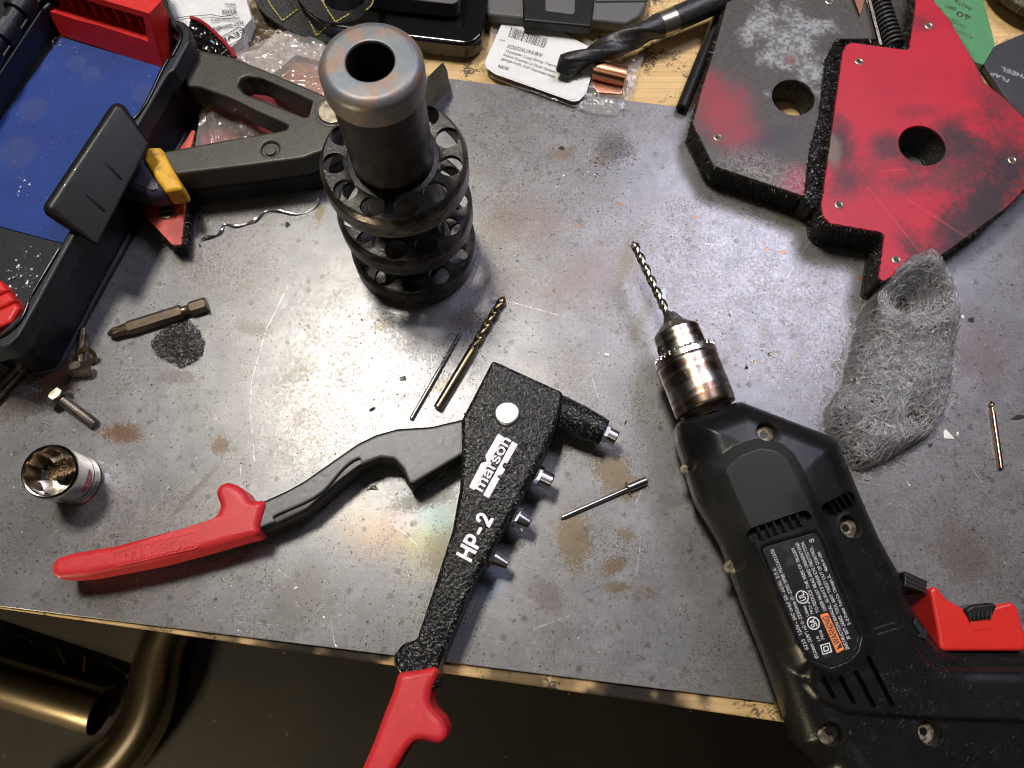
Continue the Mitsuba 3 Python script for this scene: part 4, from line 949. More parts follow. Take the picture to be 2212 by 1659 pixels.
# ---------------------------------------------------------------- steel wool pad
wz = Zm(1900, 600, 2.7655)
wp_ = Polygon(rnd(PP(wz([(880, 110), (1030, 130), (1150, 280), (1205, 480), (1195, 700), (1180, 900), (1140, 1100), (1050, 1270), (900, 1345), (750, 1440), (600, 1500), (500, 1475), (430, 1320), (350, 1220), (345, 1090), (470, 920), (495, 780), (545, 600), (610, 420), (700, 270)]), 7), 4, 1.5))
CR, CH2 = P(*wz([(870, 400)])[0], 10)[:2], P(*wz([(905, 1150)])[0], 10)[:2]
tip_p = Polygon(PP([(2006, 575), (1963, 574), (1914, 608), (1893, 632), (1880, 600), (1950, 520), (2020, 530)], 20))
def wool_h(q):
    d = sd(wp_, q); d = np.where(d > -1, d + 11 * np.clip((sd(tip_p, q) + 9) / 8, 0, 1), d); h = 17.5 * np.sqrt(np.clip(1 - (1 - np.clip(d / 15, 0, 1)) ** 2, 0, 1))
    a = np.hypot((q[:, 0] - CR[0]) / 11, (q[:, 1] - CR[1]) / 8); b = np.hypot((q[:, 0] - CH2[0]) / 7, (q[:, 1] - CH2[1]) / 6)
    h = h * (1 - .85 * np.exp(-a ** 2)) * (1 - .3 * np.exp(-b ** 2))
    h += 7 * np.exp(-((a - 1.9) / .8) ** 2) * np.clip(d / 4, 0, 1)
    return h * (.8 + .4 * meshkit.fbm(np.column_stack([q * .09, np.zeros(len(q))]), 3, 2))
core = rnd(np.array(wp_.buffer(-4.0).exterior.coords)[:-1], 2, 1.6)
thing('steel_wool_pad', 'shiny grey steel wool pad folded over at its upper end', 'steel wool')
obj('steel_wool_pad__core', relief(core, lambda xy, d: np.maximum(.3, wool_h(xy) - 4.0), 1.6, skirt=[(0, .1)]), 'wool_core', 60)
def wool(n, m, step, rad, seed, curl_s=.22, jit=.35, stray=2.0):
    r = np.random.default_rng(seed); x0, y0, x1, y1 = wp_.bounds; q = np.zeros((0, 2))
    while len(q) < n:
        c = np.column_stack([r.uniform(x0, x1, n), r.uniform(y0, y1, n)]); q = np.vstack([q, c[sd(wp_, c) > r.normal(.6, 1.0, n)]])
    pos = q[:n]; zoff = r.random(n); ph = r.random(n) * 6.3
    ang = r.uniform(0, 2 * math.pi, n); curl = r.normal(0, curl_s, n); follow = r.random(n) < .75
    pts = [pos]
    for k in range(m):
        rel = pos - CR; rr = np.hypot(*rel.T); tang = np.arctan2(rel[:, 1], rel[:, 0]) + math.pi / 2
        w = np.clip(1.35 - rr / 20, 0, 1) * (rel[:, 1] > -9) * .6 * follow
        rel2 = pos - CH2; r2 = np.hypot(*rel2.T); tang2 = np.arctan2(rel2[:, 1], rel2[:, 0]) + math.pi / 2; w2 = np.clip(1.2 - r2 / 14, 0, 1) * .5 * follow
        ang = ang + curl + r.normal(0, jit, n)
        for t_, w_ in ((tang, w), (tang2, w2)):
            dd = (t_ - ang + math.pi) % (2 * math.pi) - math.pi; ang = ang + w_ * dd
        pos = pos + step * np.column_stack([np.cos(ang), np.sin(ang)])
        out_ = sd(wp_, pos) < -stray; ang = np.where(out_, ang + .9, ang)
        pts.append(pos)
    A = np.stack(pts, 1); A = np.dstack([A, np.zeros((n, m + 1))])
    h = wool_h(A[:, :, :2].reshape(-1, 2)).reshape(n, m + 1)
    A[:, :, 2] = np.maximum(h - 2.6, .3 * h) + (5.0 * zoff[:, None] ** 1.5 + .8 * np.sin(np.linspace(0, 6, m + 1)[None] + ph[:, None])) * np.clip(h / 5, .12, 1)
    A[:, :, 2] = np.maximum(A[:, :, 2], .15)
    t = np.gradient(A, axis=1); t /= np.linalg.norm(t, axis=2, keepdims=True) + 1e-9
    u = np.cross(t, np.array([.2, .1, 1.0])); u /= np.linalg.norm(u, axis=2, keepdims=True) + 1e-9; w = np.cross(t, u)
    rad = rad * (.5 + 1.0 * r.random((n, 1, 1)))
    rings = np.stack([A + rad * u, A + rad * (-.5 * u + .87 * w), A + rad * (-.5 * u - .87 * w)], 2)
    gf = vf((np.zeros((1, 3)), grid_faces(m + 1, 3)))[1]
    return rings.reshape(-1, 3), (gf[None] + (3 * (m + 1)) * np.arange(n)[:, None, None]).reshape(-1, 3)
obj('steel_wool_pad__fibres', join([wool(1500, 16, 1.2, .09, 21, .14, .22), wool(680, 20, 1.2, .145, 22, .10, .18), wool(160, 26, 1.2, .11, 24, .09, .10, 5.0)]), 'wool_wire', True, merge=False)
obj('steel_wool_pad__glint_fibres', wool(1500, 4, .6, .17, 23), 'sparkle', True, merge=False)
for k, w in (('fibres', 'tangled steel fibres'), ('glint_fibres', 'glinting fibre pieces')): labels['steel_wool_pad__' + k] = {'kind': 'stuff', 'label': w}

# ---------------------------------------------------------------- welding magnets
def fuzz(outline, z0, z1, n, seed, lmin=.6, lmax=2.6, spread=.8, skip=None):
    """Iron filings standing off an edge like fur."""
    r = np.random.default_rng(seed); q = resample(outline, .4); nn = normals2(q); i = r.integers(0, len(q), n)
    c = np.column_stack([q[i] - nn[i] * .3, r.uniform(z0, z1, n)])
    d = np.column_stack([nn[i], np.zeros(n)]) + r.normal(0, spread, (n, 3)) * [.6, .6, 1]
    d /= np.linalg.norm(d, axis=1, keepdims=True); L = lmin + (lmax - lmin) * r.random(n) ** 2
    cl = meshkit.noise(np.column_stack([c[:, :2] * .25, c[:, 2] * .1]), seed); L *= .4 + 1.2 * cl
    u = np.cross(d, r.normal(size=(n, 3))); u /= np.linalg.norm(u, axis=1, keepdims=True); w = np.cross(d, u); b = .14 + .2 * r.random((n, 1))
    V = np.stack([c + b * u, c + b * (-.5 * u + .87 * w), c + b * (-.5 * u - .87 * w), c + d * L[:, None]], 1)
    f = np.array([[0, 1, 3], [1, 2, 3], [2, 0, 3]])
    V[:, :, 2] = np.maximum(V[:, :, 2], .05)
    return V.reshape(-1, 3), (f[None] + 4 * np.arange(n)[:, None, None]).reshape(-1, 3)
def magnet(key, label, px, hole, hr, rivets, mat, zt, nf, rc=2.4, seed=31, z0=0.0):
    thing(key, label, 'welding magnet')
    o = rnd(PP(px, zt), rc, .9); hc = P(*hole, zt)[:2] if hole else None; hs = [circ(hc, hr, 72)] if hole else []
    obj(key + '__face_plate', slab(o, zt - 1.6, zt, .45, holes=hs), mat, 40)
    ins = rnd(np.array(big(Polygon(o).buffer(-.9)).exterior.coords)[:-1], 1, .9)
    obj(key + '__core', slab(ins, z0 + 1.6, zt - 1.55, 0, holes=[circ(hc, hr + .6, 72)] if hole else []), 'magnet_core', 30)
    obj(key + '__back_plate', slab(o, z0 + .05, z0 + 1.65, .3, holes=hs), 'magnet_core', 40)
    f = [fuzz(o, z0 + .8, zt - .3, nf, seed, .7, 2.6), fuzz(o, zt - 3.0, zt + .2, nf // 4, seed + 7, .8, 3.4, .6)]
    if hole: f.append(fuzz(circ(hc, hr + .5, 72)[::-1], z0 + 8, zt - .3, nf // 5, seed + 1, .3, 1.2))
    obj(key + '__iron_filings', join(f), 'filings', False)
    labels[key + '__iron_filings'] = {'kind': 'stuff', 'label': 'black furry iron filings along the edges'}
    for u, v in rivets:
        c = P(u, v, zt)
        obj(key + '__rivet', ring_part(c, 1.25, 2.15, zt - .5, zt + .45), 'eyelet', 50)
        obj(key + '__rivet_bore', disc(c, 1.3, zt - .4, zt + .12, 0, 20), 'magnet_core', 20)
    return o
RM = [(1820, 113), (1826, 99), (1839, 91), (1963, 108), (1979, 0), (1992, -90), (2016, 0), (2050, 41), (2112, 147), (2125, 176), (2170, 212), (2212, 253), (2290, 335), (2212, 410), (2177, 447), (2023, 560), (2006, 573), (1963, 572), (1913, 606),
      (1893, 631), (1911, 503), (1794, 483), (1778, 468), (1774, 444)]
magnet('welding_magnet', 'bright red arrow shaped welding magnet with a round hole', RM, (1992, 314), 11.6, [(1460 + .3414 * x, .3414 * y) for x, y in ((1600, 165), (1158, 390), (1033, 1297), (2127, 1015), (1395, 1645))], 'magnet_red', 22, 9000, 2.2, 31)
LM = [(1572, 0), (1600, -130), (1840, -60), (1872, 0), (1898, 84), (1808, 84), (1782, 130), (1770, 250), (1748, 330), (1738, 424), (1542, 358), (1496, 266), (1516, 191), (1537, 126)]
magnet('welding_magnet_001', 'soot blackened welding magnet with grey spatter, left of the bright red one', LM, (1714, 210), 11.0, [(1460 + .3414 * x, .3414 * y) for x, y in ((265, 870), (970, 8))], 'magnet_dirty', 18, 7000, 1.5, 35)

gp = rnd(PP([(1817, 86), (1812, 118), (1799, 250), (1779, 330), (1768, 440), (1738, 424), (1748, 330), (1770, 250), (1782, 130), (1806, 84)], 19), 1, 1)
gpp = Polygon(gp)
def in_gap(r, n):
    x0, y0, x1, y1 = gpp.bounds; q = np.column_stack([r.uniform(x0, x1, 40 * n), r.uniform(y0, y1, 40 * n)]); q = q[sd(gpp, q) > -.3][:n]
    return np.column_stack([q, r.uniform(13, 19, len(q))])
obj('welding_magnet_001__filings_clump', join([slab(gp, .5, 13.5, 1.5), grains(3000, in_gap, .3, .9, 1, 48), fuzz(gp, 6, 19, 4200, 47, .6, 2.8, 1.2)]), 'filings', False)
labels['welding_magnet_001__filings_clump'] = {'kind': 'stuff', 'label': 'black filings packed between the two magnets'}
# ---------------------------------------------------------------- tool case, upper left
thing('tool_case', 'open navy plastic tool case with blue lining and black latch', 'tool case')
RZ, FLZ = 42.0, 27.0
outer = rnd(PP([(-260, -200), (330, -90), (374, 39), (399, 47), (411, 64), (410, 90), (374, 156), (364, 158), (144, 541), (88, 645), (42, 727), (18, 750), (-30, 764), (-260, 700)], RZ), 3, 1)
cav = rnd(PP([(-200, -150), (90, 24), (200, -60), (330, -40), (366, 50), (388, 72), (386, 90), (351, 147), (299, 243), (279, 262), (128, 532), (68, 630), (40, 690), (5, 720), (-60, 735), (-200, 600)], RZ), 2.5, 1)
cav_p = big(Polygon(cav).intersection(Polygon(PP([(91, 22), (0, 160), (-260, 560), (-260, 900), (600, 900), (600, -200), (240, -200)], RZ))))
cavr = rnd(np.array(cav_p.exterior.coords)[:-1], 1.5, 1)
obj('tool_case__rim', slab(outer, 31, RZ, 1.4, holes=[cavr], bot=.6), 'navy_plastic', 40)
inner_o = rnd(np.array(big(Polygon(outer).buffer(-4.5)).exterior.coords)[:-1], 2, 1.2)
obj('tool_case__body', slab(inner_o, .3, 31.5, .5, bot=3, holes=[rnd(np.array(big(Polygon(cavr).buffer(.6).intersection(Polygon(inner_o).buffer(-1.6))).exterior.coords)[:-1], 1, 1.2)]), 'navy_plastic', 40)
obj('tool_case__floor', slab(rnd(np.array(big(Polygon(outer).buffer(-6)).exterior.coords)[:-1], 2, 2), 22, FLZ - .4, .2), 'navy_plastic', 40)
lipline = [P(u, v, RZ + .4) for u, v in [(362, 130), (349, 153), (302, 243), (292, 254), (275, 262)]]
obj('tool_case__gasket', tube(spline(lipline, 60), .75, 10), 'gloss_black', 50)
obj('tool_case__gasket', tube(spline([P(u, v, RZ + .4) for u, v in [(128, 538), (98, 588), (68, 638)]], 30), .75, 10), 'gloss_black', 50)
obj('tool_case__gasket', tube(spline([P(u, v, RZ + .4) for u, v in [(60, 655), (38, 700), (18, 718), (-10, 732)]], 30), .75, 10), 'gloss_black', 50)
obj('tool_case__gasket', tube(spline([P(u, v, RZ + .4) for u, v in [(383, 56), (392, 72), (388, 90), (372, 122)]], 30), .9, 10), 'gloss_black', 50)
obj('tool_case__lining', slab(rnd(PP([(131, 81), (352, 146), (306, 252), (240, 370), (138, 527), (0, 490), (-120, 455), (-60, 350), (0, 262)], FLZ), .6, 2), FLZ - .3, FLZ + .35, .2), 'blue_foam', 30)
# red bit racks
LW, TPZ = 36.0, 54.0
A, Bq, A2, B2 = P(133, 77, FLZ + .4), P(350, 146, FLZ + .4), P(92, 19, LW), P(341, 95, LW)
T1, T0, C1, C2, C0 = P(322, 29, TPZ), P(60, -48, TPZ), P(350, 0, TPZ - 1), P(386, 80, FLZ + .4), P(120, -110, TPZ)
B3 = P(362, 143, FLZ + .4); D0 = P(60, -60, FLZ); D1 = P(-20, -120, FLZ)
rk = hull([A, Bq, A2, B2, T1, T0, C1, C2, C0, B3, D0, A2 - [14, 10, 0] * np.array([0, 0, 0]), P(80, -120, FLZ)])
nrm = np.cross(B2 - A2, T0 - A2); nrm /= np.linalg.norm(nrm); nrm *= np.sign(nrm[2])
W = lambda s, t: (A2 * (1 - s) + B2 * s) * (1 - t) + (T0 * (1 - s) + T1 * s) * t
win = [W(.02, .16), W(.955, .16), W(.945, .84), W(.02, .84)]
rk -= hull([w + nrm * 3 for w in win] + [w - nrm * 13 for w in win])
obj('tool_case__bit_rack', rk, 'red_plastic', 25)
for k in range(9):
    s = .08 + .1 * k
    p, q = W(s, .18), W(s - .05, .82); e = (B2 - A2) / np.linalg.norm(B2 - A2) * .55
    obj('tool_case__bit_rack__slat', hull([x + y + z for x in (p, q) for y in (-nrm * 2.5, -nrm * 12.8) for z in (e, -e)]), 'red_plastic', 20)
for q in ([(-90, 590), (0, 604), (17, 626), (-90, 668)], [(-90, 670), (18, 628), (32, 649), (-90, 706)], [(-90, 709), (33, 651), (41, 664), (22, 696), (-90, 742)]):
    obj('tool_case__lower_bit_rack', slab(rnd(PP(q, FLZ + 8), .8, .8), FLZ, FLZ + 8, 1.8, steps=6), 'red_plastic', 50)
# latch flap: hinged at the rim and standing open
la, lb, lc, ld = P(256, 243, 50), P(117, 452, 50), P(317, 311, 42), P(203, 519, 42)
pn = np.cross(lb - la, lc - la); ld[2] = la[2] - (pn[0] * (ld[0] - la[0]) + pn[1] * (ld[1] - la[1])) / pn[2]
up = np.cross(lc - la, lb - la); up /= np.linalg.norm(up); up *= np.sign(up[2])
obj('tool_case__latch', balls([la, lb, lc, ld, la - [0, 0, 11], lb - [0, 0, 11]], [4.2, 4.2, 1.0, 1.0, 3, 3], 24), 'black_plastic', 45)
for t in (.28, .46, .64, .8):
    c = la * (1 - t) + lb * t; d = (lb - la) / np.linalg.norm(lb - la)
    obj('tool_case__latch__groove', rev([(-.2, 4.1), (-.2, 4.26), (.2, 4.26), (.2, 4.1)], c, c + d, 40), 'gloss_black', 20)  # thin black ring painting in the shade of a groove
QL4 = lambda s, t: (la * (1 - s) + lc * s) * (1 - t) + (lb * (1 - s) + ld * s) * t
off = lambda s: up * (4.2 * (1 - s) + 1.0 * s)
for t in (.42, .74):
    p, q = QL4(.42, t) + off(.42) - up * .15, QL4(.85, t + .005) + off(.85) - up * .15
    obj('tool_case__latch__slot', balls([p, q], .75, 10), 'gloss_black', 40)  # black strip on the face painting in the shade of a slot
for t in (.15, .33, .58, .66, .9):
    p, q = QL4(.08, t) + off(.08) - up * .42, QL4(.95, t) + off(.95) - up * .42
    obj('tool_case__latch__rib', balls([p, q], .5, 8), 'black_plastic', 40)
# hinge at the far left
h0, h1 = P(-90, 220, 47), P(100, -70, 47); hd = (h1 - h0) / np.linalg.norm(h1 - h0); hl = np.linalg.norm(h1 - h0)
obj('tool_case__hinge_pin', rev([(0, 4.4), (hl, 4.4)], h0, h1, 32), 'navy_plastic', 40)
for k in range(5):
    s = hl * (k + .25) / 5
    obj('tool_case__hinge_knuckle', rev([(s, 4.4), (s, 6.2), (s + .4, 6.6), (s + hl * .11, 6.6), (s + hl * .113, 6.2), (s + hl * .113, 4.4)], h0, h1, 36), 'navy_plastic', 40)
for dx in (5.5, 8.0):
    off_ = np.array([dx * .85, dx * .53, -2.0])
    obj('tool_case__hinge_rail', tube(np.linspace(h0 + off_, h1 + off_, 12), .8, 8), 'black_plastic', 40)
def in_tray(r, n):
    c = np.array([P(u, v, FLZ)[:2] for u, v in ((30, 600), (70, 560), (20, 640), (62, 612), (50, 575), (120, 85), (135, 100), (55, 395), (80, 640))])[r.integers(0, 9, n)]
    return np.column_stack([c + r.normal(0, 3, (n, 2)), np.full(n, FLZ + .7)])
obj('white_shavings', grains(130, in_tray, .15, .9, .4, 17), 'flake_white', False)
thing('white_shavings', 'white plastic shavings lying in the tool case tray', 'shavings', kind='stuff')

# ---------------------------------------------------------------- grey cast tool, small magnet, wrappers under it
magnet('welding_magnet_002', 'small orange red magnet tip with a cross head screw under the grey cast tool',
       [(300, 452), (371, 529), (392, 529), (402, 428), (412, 322), (426, 262), (402, 300), (340, 390)], None, 0, [], 'magnet_orange', 12, 2600, 1.0, 41)
sc = P(361, 458, 12)
obj('welding_magnet_002__screw', rev([(0, .01), (0, 4.1), (.5, 4.0), (1.0, 3.0), (1.1, .01)][::-1], sc - [0, 0, .2], sc - [0, 0, 1.2], 40) if False else disc(sc, 4.2, 11.5, 12.8, .6), 'aged_steel', 40)
for an in (.2, .2 + math.pi / 2):
    e = np.array([math.cos(an), math.sin(an), 0]) * 2.1
    obj('welding_magnet_002__screw__slot', balls([sc + e + [0, 0, .75], sc - e + [0, 0, .75]], .42, 8), 'gloss_black', 30)
thing('cast_tool', 'grey cast metal tool with slotted arm, yellow collar and dark purple handle', 'hand tool')
GZ = 30.0
co = rnd(PP([(396, 92), (429, 106), (499, 122), (560, 145), (698, 203), (742, 228), (752, 270), (742, 302), (700, 325), (680, 332), (654, 342), (526, 359), (375, 377), (345, 340), (354, 326), (514, 296), (606, 281), (633, 275), (560, 244),
    (500, 214), (428, 187), (404, 186), (384, 130)], GZ), 1.6, .9)
slot = rnd(PP([(514, 183), (520, 170), (533, 165), (565, 169), (678, 221), (663, 253), (526, 200)], GZ), 1.5, .8)
pin = P(583, 321, GZ)
obj('cast_tool__frame', slab(co, 15, GZ, 1.5, holes=[slot, circ(pin, 4.0)], bot=1.5, steps=6), 'cast_grey', 45)
lowo = rnd(np.array(big(Polygon(rnd(PP([(560, 330), (700, 300), (745, 300), (700, 330), (654, 345), (526, 362), (378, 380), (350, 345), (420, 330)], GZ), 1.5, 1)).buffer(-.8)).exterior.coords)[:-1], 1, 1)
obj('cast_tool__lower_frame', slab(lowo, 2, 14.9, 1.0), 'black_plastic', 45)
obj('cast_tool__pin', join([disc(pin, 4.05, GZ - 4, GZ - 1.6, 0), disc(pin - [0, .4, 0], 2.9, GZ - 2, GZ - .4, .5)]), 'cast_grey', 40)
pvt = P(718, 243, GZ)
obj('cast_tool__pivot', disc(pvt, 7.0, GZ - 1, GZ + 1.2, .5, 60), 'aged_steel', 40)
obj('cast_tool__pivot__rim', ring_part(pvt, 7.1, 8.6, GZ - .5, GZ + .8, 60), 'cast_grey', 50)
obj('cast_tool__collar', slab(rnd(PP([(316, 318), (344, 316), (352, 324), (392, 400), (391, 408), (356, 414), (340, 392), (310, 346)], GZ + 1), 1, .7), 17, GZ + 1.2, 2.2, bot=3, steps=8), 'yellow_plastic', 55)
obj('cast_tool__handle', slab(rnd(PP([(250, 330), (312, 334), (330, 356), (352, 396), (358, 408), (346, 418), (312, 420), (240, 400)], GZ), 3, .9), 14, GZ, 6, bot=6, steps=10), 'purple_rubber', 60)
jw = [P(*a) for a in ((957, 134, 13), (952, 166, 17), (930, 236, 16), (966, 152, 9), (973, 192, 6), (946, 242, 4), (910, 215, 6), (925, 165, 10))]
jb = [np.array([p[0], p[1], 1.0]) for p in jw]
obj('cast_tool__jaw', hull(jw + jb), 'cast_grey', 20)

def crumple(px, z, amp, step, seed, fold=.05, base=()):
    """A creased film: a thin sheet with sharp random folds."""
    o = rnd(PP(px, z), 1.2, step)
    def zf(xy, d):
        p = np.column_stack([xy * fold, np.zeros(len(xy))])
        a = 1 - np.abs(2 * meshkit.noise(p, seed) - 1); b = 1 - np.abs(2 * meshkit.noise(p * 2.3 + 7, seed + 1) - 1); c = 1 - np.abs(2 * meshkit.noise(p * 5 + 3, seed + 2) - 1)
        return z + amp * (.55 * a ** 2 + .3 * b ** 2 + .15 * c ** 2 - .35) * np.clip(.35 + d / 8, 0, 1)
    return relief(o, zf, step, skirt=base)
pbr('red_card', lambda p, n, uv: mix((.36, .030, .035), (.22, .022, .03), fbm(p.x * 60, p.y * 60)), .3)
obj('red_card', slab(rnd(PP([(418, 330), (470, 140), (560, 150), (640, 190), (672, 262), (640, 292), (560, 315)], 3), 1, 2), .3, 3, .4), 'red_card', 30)
thing('red_card', 'dark red packaging card under the grey cast tool', 'card')
obj('red_card__lime_mark', slab(rnd(PP([(431, 257), (428, 248), (455, 226), (462, 226), (440, 250)], 3), .2, .6), 3, 3.25, .05), 'lime_print', 20)
obj('copper_lug', join([slab(rnd(PP([(590, 215), (600, 165), (632, 125), (690, 132), (712, 190), (690, 262), (650, 262)], 9), 3, 1), 4, 10, 3.5, steps=7)]), 'copper', 50)
thing('copper_lug', 'copper lug in a clear bag behind the slotted arm', 'cable lug')
obj('clear_bag', crumple([(420, 320), (440, 200), (505, 118), (560, 92), (628, 62), (700, 92), (740, 150), (735, 240), (660, 275), (560, 300)], 12, 5, 1.0, 61, .06), 'bag_film', 25)
thing('clear_bag', 'crumpled clear plastic bag under the grey cast tool', 'plastic bag')
pbr('milky_film', (.42, .36, .31), .25, 0.0, (lambda p, n, uv: fbm(p.x * 200, p.y * 200, p.z * 200), 1e-4))
obj('milky_wrap', crumple([(505, 122), (560, 108), (600, 62), (625, 58), (668, 76), (705, 100), (700, 135), (640, 118), (588, 165)], 8, 6, 1.0, 67, .07, ((-.3, .4),)), 'milky_film', 25)
thing('milky_wrap', 'cloudy beige plastic wrap behind the copper lug', 'plastic wrap')
pbr('brown_film', lambda p, n, uv: mix((.10, .075, .045), (.26, .21, .14), smoothstep(.5, .75, fbm(p.x * 250, p.y * 250))), .2)
obj('brown_wrap', crumple([(528, 70), (540, 20), (560, -30), (640, 10), (660, 66), (612, 82), (560, 112), (512, 126)], 6, 7, .8, 71, .09, ((-.3, .4),)), 'brown_film', 20)
thing('brown_wrap', 'glossy brownish crumpled wrap beside the black strap', 'plastic wrap')
WZ = 16.0
obj('label_bag', crumple([(345, -60), (520, -50), (534, 6), (544, 40), (526, 60), (520, 84), (500, 104), (470, 90), (420, 62), (372, 44)], WZ - 1.0, 2.2, 1.0, 75, .04, ((-.3, 9), (0, .4))), 'paper', 30)
thing('label_bag', 'white washer packet printed upside down in black', 'packet')
bz = Zm(420, 0, 7.373)
tl = [text_uv(t, *bz([a, b]), WZ + .35, h, depth=.12, bold=bo) for t, a, b, h, bo in (('LEVE', (1296, 520), (872, 712), 2.6, True), ('FLAT WASHERS', (1278, 372), (738, 500), 1.9, True), ('Arandelas plana', (1216, 302), (694, 352), 1.7, False),
      ('8MM', (1160, 150), (905, 175), 2.6, False), ('Metric', (1155, 62), (955, 60), 1.7, False))]
def polyline(px, z, w):
    return slab(resample(np.array(LineString(PP(px, z)).buffer(w, cap_style='flat').exterior.coords)[:-1], .6)[::-1], z - .05, z + .08, 0)
tl += [polyline(bz([(850, 690), (1060, 570), (1210, 485), (1290, 530), (1305, 590)]), WZ + .35, .22), polyline(bz([(970, 845), (1290, 680)]), WZ + .35, .16), polyline(bz([(60, 330), (300, 290), (470, 285), (700, 262), (900, 300), (1060, 280), (1160, 215)]), WZ + .35, .18)]
obj('label_bag__lettering', join(tl), 'print_black', False)
obj('foil_scrap', crumple([(406, 66), (414, 42), (432, 44), (478, 82), (503, 118), (492, 126), (450, 112), (424, 108)], 19, 6, .8, 77, .12, ((-.3, 12), (0, .4))), 'gloss_black', 20)
thing('foil_scrap', 'creased shiny black foil between the tool case and the washer packet', 'wrapper')
obj('foil_scrap__red_border', tube(spline([P(u, v, 20.5) for u, v in ((411, 39), (434, 46), (455, 62), (480, 86), (508, 124))], 40), 1.0, 8), 'red_film', 40)

# ---------------------------------------------------------------- strap, tray, tool case at the top
st1a = [P(u, v, z) for u, v, z in ((548, -30, 14), (556, 12, 14), (597, 49, 13), (659, 79, 12), (715, 92, 11), (770, 98, 10))]
st1b = [P(u, v, z) for u, v, z in ((640, -40, 14), (645, 0, 14), (672, 34, 13), (724, 60, 12), (765, 64, 11), (800, 60, 10))]
obj('black_strap', ribbon(st1a, st1b, 1.4, 70, 9, .35), 'webbing', 40)
st2a = [P(u, v, z) for u, v, z in ((628, -50, 21), (645, 0, 22), (676, 33, 22), (722, 51, 22), (768, 43, 21), (797, 18, 20), (812, -10, 20), (820, -50, 20))]
st2b = [P(u, v, z) for u, v, z in ((680, -60, 24), (690, -4, 25), (712, 16, 25), (738, 24, 25), (762, 22, 24), (784, 8, 24), (792, -10, 24), (796, -50, 24))]
obj('black_strap__upper_loop', ribbon(st2a, st2b, 1.4, 70, 8, .3), 'webbing', 40)
thing('black_strap', 'black webbing strap with yellow zigzag stitching', 'strap')
s2 = Zm(600, 0, 2.765); s4 = Zm(740, 0, 4.809)
def stitches(px, z, key):
    ms = []
    for (a, b) in zip(px[:-1], px[1:]):
        p, q = P(*a, z), P(*b, z); n = max(2, int(np.linalg.norm(q - p) / 1.9))
        for k in range(n):
            c = p + (q - p) * (k + .25) / n; e = p + (q - p) * (k + .8) / n
            ms.append(vf(balls([c, e], .32, 6)))
    obj(key, join(ms), 'yellow_thread', 40)
stitches(s2([(150, 0), (180, 50), (248, 138), (350, 62)]), 14.6, 'black_strap__stitching')
stitches(s2([(415, 112), (440, 160), (478, 242), (540, 182)]), 12.9, 'black_strap__stitching')
stitches(s2([(525, 20), (560, 80), (605, 148), (700, 92)]), 25.2, 'black_strap__upper_loop__stitching')
stitches(s2([(810, 70), (850, 35), (862, 0)]), 22.6, 'black_strap__upper_loop__stitching')
TZ = 12.0
to_ = rnd(PP([(690, -80), (1060, -90), (1054, 0), (1041, 76), (1024, 91), (1005, 95), (900, 83), (715, 58), (700, 20)], TZ), 3, 1.2)
ti_ = rnd(PP([(700, -70), (1018, -80), (1010, 0), (1003, 46), (996, 60), (978, 68), (940, 64), (770, 38), (720, 20)], TZ), 4, 1.2)
thing('black_tray', 'glossy black plastic tray with a rounded corner behind the tower', 'tray')
obj('black_tray__rim', slab(to_, .3, TZ, 2.0, holes=[ti_], bot=1, steps=6), 'gloss_black', 45)
obj('black_tray__floor', slab(rnd(np.array(big(Polygon(to_).buffer(-1)).exterior.coords)[:-1], 3, 2), .5, 4, .5), 'gloss_black', 40)
obj('black_tray__cover', slab(rnd(PP([(760, -120), (1000, -100), (990, 2), (978, 8), (848, -6), (770, -20)], TZ + 4), 1.5, 1.5), TZ - 6, TZ + 4, .8), 'case_grey', 40)
KZ = 11.0
thing('grey_case', 'grey hard case with a black latch at the top edge', 'case')
obj('grey_case__shell', slab(rnd(PP([(1046, -90), (1052, -10), (1053, 30), (1125, 38), (1270, 52), (1280, 42), (1352, 50), (1382, 34), (1398, 6), (1402, -90)], KZ), 2.5, 1.2), .3, KZ, 2.0, bot=6, steps=8), 'case_grey', 45)
obj('grey_case__latch', slab(rnd(PP([(1128, -80), (1284, -80), (1284, 0), (1277, 58), (1130, 44)], KZ + 3), 1, 1), 8, KZ + 3, 1.2), 'black_plastic', 40)
obj('grey_case__latch__button', slab(rnd(PP([(1176, -60), (1244, -60), (1242, 28), (1236, 32), (1178, 24)], KZ + 3.5), 1, 1), KZ, KZ + 3.7, .7), 'case_grey', 40)
obj('grey_case__band', slab(rnd(PP([(1284, -30), (1400, -30), (1398, 2), (1285, 3)], KZ + 1), 1, 1), KZ - 2, KZ + 1.2, .8), 'case_grey', 40)
# masonry sized twist drill across the packet
g0, g1 = P(1202, 152, 11), P(1585, -14, 15)
gl = np.linalg.norm(g1 - g0)
k = obj('large_drill_bit', twist(g0, g1, 6.6, 84, .42, .75, 40, 2.3, gl * .56, 6.7), 'chisel_black', 40)
thing(k, 'thick black twist drill bit lying across the barcode packet', 'drill bit')
pbr('shine_band', (.36, .33, .26), .3, .9)  # shine on the shank put in as a paler metal band
gd = (g1 - g0) / gl
obj('large_drill_bit__shine_band', rev([(gl * .575, 6.5), (gl * .58, 6.78), (gl * .66, 6.78), (gl * .665, 6.5)], g0, g1, 48), 'shine_band', 40)
